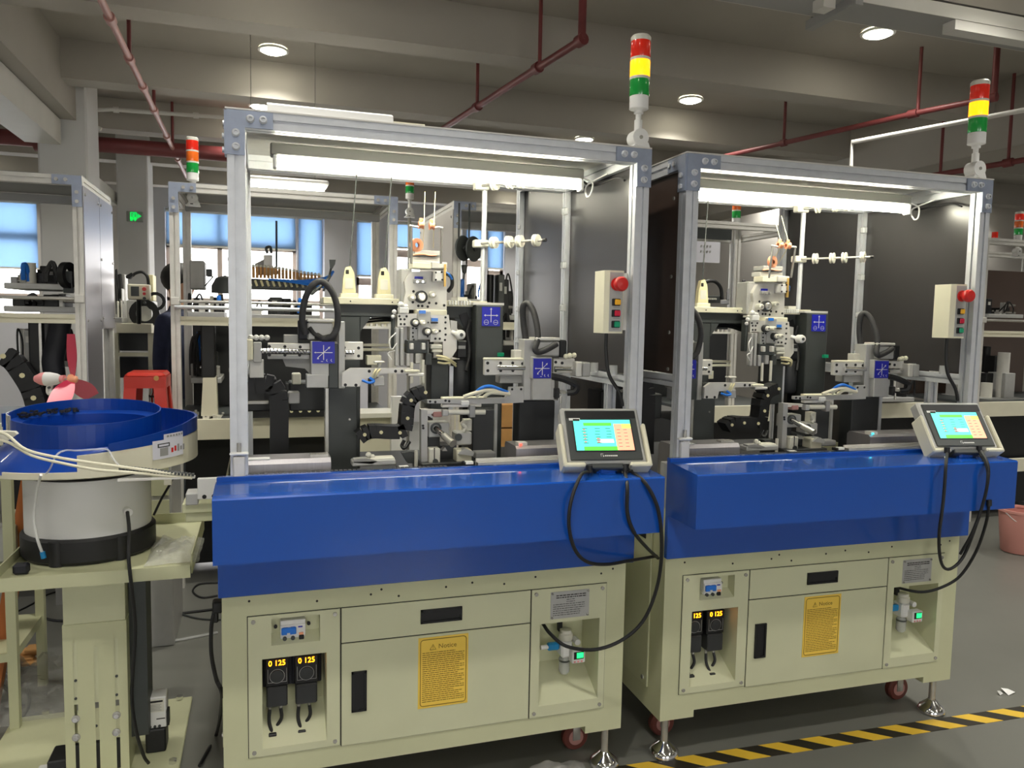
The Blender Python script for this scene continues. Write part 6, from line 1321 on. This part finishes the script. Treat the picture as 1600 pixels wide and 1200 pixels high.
# items with the lavender machine
for i, (u, lab) in enumerate(((0, 'left'), (1, 'right'))):
    p = ((1.193, 2.1, 1.848), (1.253, 2.1, 1.847))[i]; t = thing('wire_reel', '%s dark green round reel disc in front of the bright window' % lab, 'reel', p, group='dark green reel discs'); MB().lathe([(0, -.006), (.068, -.006), (.072, 0), (.068, .006), (0, .006)], p, (.75, -1, 0), 28).build('disc', 'charcoal', t, True); MB().cyl(Vector(p)-Vector((.02, -.03, 0)), Vector(p)+Vector((.012, -.016, 0)), .014, 12).build('hub', 'charcoal2', t, True); MB().cyl((p[0]-.015, Y2-.01, p[2]), (p[0]-.015, Y2-.01, H2-.01), .005, 8).build('hanger', 'charcoal', t)
mechanism('black mechanism under the green reel discs', 'mechanism', (1.214, 1.361, 1.539, 1.669, 2.2, 2.6), 31, 8, dark=.6)
mechanism('grey mechanism right of the chrome guide rod', 'mechanism', (1.398, 1.612, 1.45, 1.718, 2.3, 2.7), 32, 10, dark=.25)
t = thing('gooseneck_lamp', 'small dark lamp head below the green reel discs', 'lamp', (1.244, 2.3, 1.543)); MB().cyl((1.241, 2.3, 1.543), (1.25, 2.3, 1.717), .004, 6).build('neck', 'charcoal', t); MB().prism([(1.237, 1.769), (1.269, 1.77), (1.265, 1.732), (1.254, 1.717), (1.242, 1.731)], 2.29, 2.32).build('head', 'charcoal', t)
mechanism('dark shelf of tools right of the left gantry leg', 'mechanism', (1.474, 1.643, 1.299, 1.489, 2.2, 2.6), 33, 12, dark=.5)
mechanism('dark fittings low at the right of the left machine', 'mechanism', (1.902, 2.436, 0.778, 0.967, 2.25, 2.7), 34, 10, dark=.8)
# behind the right machine
t = thing('paper_sheet', 'printed paper sheet hanging behind the left post of the right machine', 'paper', (2.854, 2.28, 1.848))
x0, x1, z0, z1 = 2.732, 2.964, 1.847, 1.982
MB().box(x0, x1, 2.27, 2.272, z0, z1).build('sheet', 'paper', t); m = MB()
for r_ in range(2):
    for c_ in range(4):
        a = x0+.085+c_*.022; b_ = z1-.028-r_*.034
        m.box(a, a+.014, 2.268, 2.27, b_, b_+.002).box(a+.006, a+.008, 2.268, 2.27, b_-.010, b_+.006).box(a+.001, a+.013, 2.268, 2.27, b_-.006, b_-.004).box(a, a+.002, 2.268, 2.27, b_-.012, b_)
m.build('printed_characters', 'grey', t, kind='stuff')
t = thing('hose_arch', 'dark arched hose behind the cream post of the right machine', 'hose', (2.926, 2.3, 1.601)); MB().tube([(2.849, 2.3, 1.599), (2.854, 2.3, 1.683), (2.896, 2.3, 1.726), (2.954, 2.3, 1.728), (2.999, 2.3, 1.687), (3.013, 2.3, 1.612)], .012, 8).build('hose', 'black', t, True)
t = thing('reel_rack', 'row of small reels behind the gantry of the right machine', 'rack', (2.94, 2.3, 1.593)); MB().fb(2.882, 3.003, 1.589, 1.635, 2.3, 2.4, .003).build('rack', 'charcoal', t)
for i in range(6): MB().cyl((2.891+i*.014, 2.29, 1.614), (2.891+i*.014, 2.30, 1.614), .006, 8).build('reel', 'offwhite', t)
mechanism('dark fixture with white spout left of the right press head', 'mechanism', (3.196, 3.298, 1.589, 1.741, 2.4, 2.6), 41, 7, dark=.4)
mechanism('dark machinery on the right edge machine shelf', 'mechanism', (5.455, 5.818, 1.538, 1.672, 2.4, 2.8), 42, 10, dark=.6)
mechanism('dark machinery under the right edge machine beam', 'mechanism', (5.468, 5.868, 0.879, 1.323, 2.35, 2.8), 43, 14, dark=.6, hoses=0)
mechanism('dark chain mechanism low behind the right machine column', 'mechanism', (4.124, 4.579, 0.92, 1.094, 2.2, 2.5), 44, 10, dark=.85)
# control station between the two second row machines
t = thing('control_station', 'cream machine with small screen and lamp between the second row machines', 'machine', (-0.621, 3.3, 0.827))
MB().fb(-0.756, -0.554, 1.324, 1.385, 3.2, 3.8, .003).build('table_top', 'cream', t)
for q in ((-0.59, -0.555, 0.826, 1.325), (-0.784, -0.762, 0.83, 1.322)): x0, x1, z0, z1 = q; MB().fb(x0, x1, 0, z1, 3.3, 3.34).build('leg', 'cream', t)
MB().fb(-0.771, -0.591, 1.207, 1.323, 3.34, 3.7).build('drawer_box', 'charcoal2', t); MB().fb(-0.767, -0.588, 1.172, 1.196, 3.3, 3.34).build('cross_bar', 'cream', t); MB().fb(-0.784, -0.602, 1.028, 1.162, 3.4, 3.7).build('lower_box', 'navyblack', t)
x0, x1, z0, z1 = -0.673, -0.548, 1.534, 1.628; b_ = MB().fb(x0, x1, z0, z1, 3.1, 3.16, .006).build('screen_housing', 'cream', t); MB().fb(x0+.02, x1-.06, z0+.02, z1-.015, 3.094, 3.1).build('screen', 'charcoal', b_)
for i in range(4): MB().cyl((x1-.03, 3.085, z1-.03-i*.028), (x1-.03, 3.1, z1-.03-i*.028), .012 if i == 0 else .009, 10).build('button', 'red' if i < 2 else 'charcoal', b_)
MB().cyl((-0.614, 3.13, 1.534), (-0.626, 3.2, 1.387), .014, 8).build('screen_arm', 'black', t, True)
MB().tube([(-0.56, 3.15, 1.627), (-0.567, 3.15, 1.679), (-0.595, 3.15, 1.705), (-0.632, 3.15, 1.696), (-0.65, 3.15, 1.68)], .009, 8).build('lamp_neck', 'black', t, True); MB().prism([(-0.686, 1.678), (-0.653, 1.699), (-0.643, 1.684), (-0.665, 1.659), (-0.683, 1.663)], 3.13, 3.18).build('lamp_head', 'black', t)
MB().fb(-0.785, -0.576, 1.391, 1.531, 3.4, 3.7, .003).build('fixture_block', 'greyplate', t); MB().lathe([(.05, -.02), (.09, -.02), (.09, .02), (.05, .02), (.05, -.02)], (-0.605, 3.3, 1.448), (0, -1, 0), 20).build('belt_loop', 'black', t, True); MB().lathe([(.04, 0), (.06, 0), (.06, .01)], (-0.528, 3.2, 1.526), (0, -1, 0), 14).build('hand_wheel', 'black', t, True)
MB().fb(-0.585, -0.558, 1.532, 1.699, 3.35, 3.5, .003).build('side_tower', 'ivory', t)
mechanism('tangled fixture on the cream machine beside the brushed panel', 'mechanism', (-0.775, -0.722, 1.391, 1.701, 3.2, 3.5), 51, 8, dark=.4)
# red plastic stool on a grey side table, flask, fan
TT = 0.895
t = thing('side_table', 'grey side table hidden behind the blue bowl', 'table', (-0.448, 1.75, 0)); tx0_, tx1_ = -0.881, -0.329
MB().box(tx0_, tx1_, 1.15, 2.12, TT-.03, TT, .003).build('table_top', 'grey', t)
for a in (tx0_+.03, tx1_-.03):
    for b in (1.2, 2.08): MB().box(a-.02, a+.02, b-.02, b+.02, 0, TT-.03).build('leg', 'grey', t)
t = thing('plastic_stool', 'red plastic stool behind the blue bowl', 'stool', (-0.448, 2.0, TT))
x0, x1, _, z1 = -0.536, -0.325, 0.924, 1.163; xm = (x0+x1)/2; wx = (x1-x0)/2; y0, y1 = 1.9, 2.16; ym = (y0+y1)/2; wy = (y1-y0)/2
MB().box(xm-wx*.86, xm+wx*.86, ym-wy*.86, ym+wy*.86, z1-.03, z1, .014).build('seat', 'stool_red', t)
for sx in (-1, 1):
    for sy in (-1, 1):
        a, b = (xm+sx*wx*.84, ym+sy*wy*.84), (xm+sx*wx, ym+sy*wy); w_ = .055
        m = MB(); q = []
        for (cx_, cy_), z in ((a, z1-.018), (b, TT)):
            q += [(cx_, cy_, z), (cx_-sx*w_, cy_, z), (cx_-sx*w_, cy_-sy*.008, z), (cx_-sx*.008, cy_-sy*.008, z), (cx_-sx*.008, cy_-sy*w_, z), (cx_, cy_-sy*w_, z)]
        m.add(q, [(i, (i+1) % 6, 6+(i+1) % 6, 6+i) for i in range(6)]).build('leg', 'stool_red', t)
for s in (-1, 1):
    MB().box(xm-wx*.82, xm+wx*.82, ym+s*wy*.84-.005, ym+s*wy*.84+.005, z1-.075, z1-.02).build('apron', 'stool_red', t); MB().box(xm+s*wx*.84-.005, xm+s*wx*.84+.005, ym-wy*.82, ym+wy*.82, z1-.075, z1-.02).build('apron', 'stool_red', t)
MB().cyl((-0.377, 1.895, 1.138), (-0.378, 1.905, 1.138), .012, 12).build('seat_badge', 'cardboard', t)
p = Vector((-0.387, 2, 0.974)); t = thing('steel_flask', 'shiny steel flask standing under the red stool', 'flask', (p.x, p.y, TT)); MB().lathe([(.0, 0), (.036, 0), (.038, .01), (.038, z1-TT-.12), (.03, z1-TT-.10), (.03, z1-TT-.06), (0, z1-TT-.055)], (p.x, p.y, TT), n=20).build('body', 'chrome', t, True); MB().lathe([(.0385, z1-TT-.125), (.0385, z1-TT-.115)], (p.x, p.y, TT), n=20).build('band', 'black', t, True)
fy = 1.25; c = Vector((-0.68, 1.25, 1.187))
t = thing('desk_fan', 'small white and pink fan with pink blades behind the blue bowl', 'fan', (c.x, fy, TT))
d = Vector((1, -.25, 0)).normalized()
MB().lathe([(0, -.055), (.012, -.052), (.024, -.03), (.027, -.012)], c+d*(-.005), d, 20).build('rear_cap', 'pink', t, True); MB().lathe([(.027, -.012), (.027, .005), (.022, .03), (.015, .045)], c+d*(-.005), d, 20).build('motor_body', 'white', t, True); MB().lathe([(.015, .045), (.017, .06), (0, .06)], c+d*(-.005), d, 18).build('nose_ring', 'pink', t, True)
hb = c+d*.085; MB().lathe([(0, .02), (.012, .016), (.02, 0), (.02, -.012), (0, -.012)], hb, d, 18).build('hub', 'orange_pink', t, True); MB().cyl(c+d*.05, hb, .004, 8).build('axle', 'steel', t)
sd = d.cross(Vector((0, 0, 1)))
for k in range(3):
    a = math.radians(92+120*k); u = Vector((0, 0, 1))*math.sin(a)+sd*math.cos(a); v = d.cross(u); m = MB(); n_ = 8; L_ = []
    for i in range(n_+1):
        s_ = i/n_; r_ = .012+.165*s_; wd = .032*math.sin(min(1, s_*1.25+.12)*math.pi*.62)+.006-(.014*max(0, s_-.75)*4*.5); L_.append((hb+u*r_+v*(wd*.55+.012*s_)+d*wd*.75, hb+u*r_-v*(wd*.55-.012*s_)-d*wd*.75))
    for o_ in (0, .002):
        for i in range(n_): m.quad(L_[i][0]+d*o_, L_[i+1][0]+d*o_, L_[i+1][1]+d*o_, L_[i][1]+d*o_)
    m.build('blade', 'hotpink', t, True)
MB().tube([c+Vector((0, 0, -.02)), c+Vector((-.004, 0, -.05)), c+Vector((.008, 0, -.08)), (c.x+.012, fy, TT+.01)], .012, 12).build('neck', 'white', t, True); MB().lathe([(0, .016), (.05, .014), (.055, 0), (0, 0)], (c.x+.012, fy, TT), n=20).build('base', 'white', t, True); q = c+Vector((0, -.012, -.032)); MB().cyl(q, q+Vector((0, -.012, 0)), .005, 10).build('pivot_screw', 'charcoal', t)
# orange wooden post and wire basket by the bowl
t = thing('wooden_post', 'orange brown wooden post leaning behind the drum', 'post', (-0.728, .95, 0)); a, b = Vector((-0.68, 0.95, 0.883)), Vector((-0.748, 0.95, 0.49)); d_ = (b-a).normalized(); b2 = b+d_*((b.z)/-d_.z if d_.z < 0 else 0); m = MB(); w_ = .022
vs = [];
for p_ in (a+d_*.02, b2): vs += [p_+Vector((-w_, -w_, 0)), p_+Vector((w_, -w_, 0)), p_+Vector((w_, w_, 0)), p_+Vector((-w_, w_, 0))]
m.add(vs, [(0,1,2,3), (7,6,5,4), (0,4,5,1), (1,5,6,2), (2,6,7,3), (3,7,4,0)]).build('post', 'orange_wood', t)
t = thing('shelf_cart', 'grey steel shelf cart cut off by the left edge', 'cart', (-.95, .95, 0))
for x in (-1.2, -0.713):
    for y in (.8, 1.15): MB().box(x-.015, x+.015, y-.015, y+.015, 0, .92).build('leg', 'beige', t)
for z in (.25, .55, .88): MB().box(-1.22, -0.707, .79, 1.17, z, z+.03).build('shelf', 'beige', t)
MB().box(-1.18, -0.722, .84, 1.1, .58, .70, .01).build('bin', 'greyplate', t)
# small parts on the second row table left of the machine
t = thing('mounting_bracket', 'white bracket plate with two holes left of the blue cover', 'bracket', (-0.038, 0.12, 0.952)); MB().fb(-0.066, -0.011, 0.933, 0.993, .12, .135, .002).build('plate', 'white', t); holes(t, [(-0.048, 0.941), (-0.023, 0.942)], .119, .006)
MB().fb(-0.098, -0.065, 0.916, 0.949, .13, .2, .002).build('connector_block', 'greyplate', t); MB().fb(-0.108, -0.012, 0.891, 0.918, .14, .3, .002).build('shelf_arm', 'beige', t); MB().fb(-0.1, -0.012, 0.863, 0.89, .15, .28, .002).build('shelf_arm', 'beige', t)
t = thing('drawer_cabinet', 'grey drawer cabinet behind the drum', 'cabinet', (-0.288, 1.4, 0.597)); x0, x1, z0, z1 = -0.337, -0.266, 0.458, 0.904; z1 = min(z1, TT-.03); MB().box(x0-.3, x1, 1.4, 1.8, 0, z1-.02, .004).build('body', 'greyplate', t); MB().box(x0-.28, x1-.01, 1.392, 1.4, z0+.05, (z0+z1)/2-.01).build('drawer', 'beige', t); MB().box(x0-.28, x1-.01, 1.392, 1.4, (z0+z1)/2+.01, z1-.04).build('drawer', 'beige', t)
t = thing('parts_pile', 'row of small plastic connectors on the second row table', 'parts', (-0.181, 2.2, 0.93))
rnd = random.Random(9); m = MB(); x0 = -0.269; x1 = -0.099
for i in range(50): a = rnd.uniform(x0, x1); y = rnd.uniform(2.19, 2.4); m.box(a-.006, a+.006, y-.006, y+.006, .90, .905+rnd.random()*.02)
o = m.build('connectors', 'offwhite', t, kind='stuff')
# bucket, paper scraps on the floor at right
c = Vector((4.81, 1.514, 0)); t = thing('bucket', 'pink plastic bucket on the floor at the right edge', 'bucket', c); MB().lathe([(0, .004), (.095, .004), (.1, .01), (.125, .27), (.132, .27), (.132, .285), (.12, .285), (.118, .27)], c, n=28).build('pail', 'bucket', t, True); MB().tube([c+Vector((-.13, 0, .27)), c+Vector((-.1, -.06, .22)), c+Vector((0, -.11, .19)), c+Vector((.1, -.06, .22)), c+Vector((.13, 0, .27))], .003, 6).build('handle', 'white', t, True)
for i, (p, lab) in enumerate((((2.941, 0.049, 0), 'crumpled white paper scrap on the floor beyond the tape'), ((2.895, 0.045, 0), 'tiny white paper shred beside the larger scrap'))):
    p = Vector(p); t = thing('paper_scrap', lab, 'paper', p, group='paper scraps on the floor'); k_ = (.022, .009)[i]
    MB().add([p+Vector((-k_, -k_, .002)), p+Vector((k_, -k_*.7, .006)), p+Vector((k_*1.1, k_, .002)), p+Vector((-k_*.6, k_*.9, .012)), p+Vector((0, 0, .016))], [(0, 1, 4), (1, 2, 4), (2, 3, 4), (3, 0, 4), (0, 3, 2, 1)]).build('scrap', 'white', t)
# ------------------------------------------------------------------ person at the back
def person(loc, rz):
    me = bpy.data.meshes.new('person'); 
    J = {'pelvis': (0, 0, .95, .15, .12), 'waist': (0, 0, 1.10, .14, .11), 'chest': (0, -.01, 1.32, .17, .12), 'neck0': (0, 0, 1.46, .075, .07), 'neck': (0, -.005, 1.53, .055, .055), 'head0': (0, -.015, 1.60, .075, .085), 'head': (0, -.02, 1.66, .080, .098), 'top': (0, -.01, 1.72, .06, .07)}
    E = [('pelvis', 'waist'), ('waist', 'chest'), ('chest', 'neck0'), ('neck0', 'neck'), ('neck', 'head0'), ('head0', 'head'), ('head', 'top')]
    for s, n in ((-1, 'l'), (1, 'r')):
        J.update({'hip'+n: (s*.09, 0, .88, .095, .1), 'knee'+n: (s*.10, -.02, .50, .062, .066), 'ankle'+n: (s*.10, .02, .09, .042, .045), 'toe'+n: (s*.11, -.13, .035, .04, .032),
                  'sh'+n: (s*.18, 0, 1.40, .07, .07), 'el'+n: (s*.235, .01, 1.13, .048, .05), 'wr'+n: (s*.235, -.04, .88, .032, .034), 'palm'+n: (s*.235, -.06, .80, .022, .036)})
        E += [('pelvis', 'hip'+n), ('hip'+n, 'knee'+n), ('knee'+n, 'ankle'+n), ('ankle'+n, 'toe'+n), ('chest', 'sh'+n), ('sh'+n, 'el'+n), ('el'+n, 'wr'+n), ('wr'+n, 'palm'+n)]
        for f_, (dx, l, z) in enumerate(((-.024, .055, 0), (-.008, .065, .002), (.008, .062, .002), (.022, .05, 0))):
            J['f%d%s' % (f_, n)] = (s*.232, -.06+dx, .775-l*.6, .0095, .0095); J['g%d%s' % (f_, n)] = (s*.222, -.065+dx, .775-l, .008, .008); E += [('palm'+n, 'f%d%s' % (f_, n)), ('f%d%s' % (f_, n), 'g%d%s' % (f_, n))]
        J['t0'+n] = (s*.222, -.098, .785, .011, .011); J['t1'+n] = (s*.216, -.112, .757, .009, .009); E += [('palm'+n, 't0'+n), ('t0'+n, 't1'+n)]
    ks = list(J); me.from_pydata([J[k_][:3] for k_ in ks], [(ks.index(a), ks.index(b)) for a, b in E], [])
    o = bpy.data.objects.new('person', me); COL.objects.link(o)
    sk = o.modifiers.new('skin', 'SKIN')
    if not me.skin_vertices: me.skin_vertices  # layer made by the modifier
    return o, ks, J
def person_body(loc, rz):
    o, ks, J = person(loc, rz); me = o.data
    if len(me.skin_vertices) == 0: me.attributes  # pragma
    lay = me.skin_vertices[0] if len(me.skin_vertices) else None
    return o, ks, J, lay
import bmesh
def build_person(loc, rz, label):
    o, ks, J = person(loc, rz); me = o.data; o.modifiers.clear()
    bm = bmesh.new(); bm.from_mesh(me); lay = bm.verts.layers.skin.verify(); bm.verts.ensure_lookup_table()
    for i, k_ in enumerate(ks):
        bm.verts[i][lay].radius = J[k_][3:5]; bm.verts[i][lay].use_root = (k_ == 'pelvis')
    bm.to_mesh(me); bm.free()
    o.modifiers.new('skin', 'SKIN'); sb = o.modifiers.new('sub', 'SUBSURF'); sb.levels = 2; sb.render_levels = 2
    bpy.context.view_layer.update(); m2 = bpy.data.meshes.new_from_object(o.evaluated_get(bpy.context.evaluated_depsgraph_get()))
    o.modifiers.clear(); o.data = m2; m2.shade_smooth()
    for n_ in ('skin', 'navy', 'grey_cloth', 'black'): m2.materials.append(M_(n_))
    for p in m2.polygons:
        c = p.center; arm = abs(c.x) > .13 and c.z > .9 and c.z < 1.5
        p.material_index = 3 if c.z < .075 else 2 if c.z < .93 and not abs(c.x) > .19 else 0 if c.z > 1.50 or (abs(c.x) > .19 and c.z < .89) else 1
    o.location = loc; o.rotation_euler.z = rz; solo(o, label, 'person')
    h = MB().sphere((0, .005, 1.675), .098, 16, 10, (.92, 1.05, 1.0)); h.v = [v for v in h.v]; 
    hb_ = h.build('hair', 'hair', None, True); hb_.parent = o
    j = MB().lathe([(.165, .0), (.17, .06), (.155, .2), (.165, .4), (.12, .5), (.075, .535)], (0, 0, .93), n=20); j.v = [(v[0]*1.08, v[1]*.80, v[2]) for v in j.v]
    jo = j.build('jacket', 'navy', None, True); jo.parent = o
    fc = MB().sphere((-.03, -.112, 1.665), .009, 8, 6).sphere((.03, -.112, 1.665), .009, 8, 6).build('eyes', 'ink', None, True); fc.parent = o
    fn = MB().sphere((0, -.118, 1.635), .014, 8, 6, (.8, 1.2, 1.3)).sphere((-.085, -.01, 1.645), .018, 8, 6, (.4, 1, 1.5)).sphere((.085, -.01, 1.645), .018, 8, 6, (.4, 1, 1.5)).build('nose_and_ears', 'skin', None, True); fn.parent = o
    mo = MB().box(-.02, .02, -.112, -.100, 1.600, 1.607, .003).build('mouth', 'pipe_pink', None); mo.parent = o
    return o
pp = Vector((-0.382, 3.1, 1.412))
build_person((pp.x, pp.y, 0), math.radians(70), 'person in navy jacket and grey trousers standing behind the second row post')
for o in bpy.data.objects:
    if '_off' in o: del o['_off']
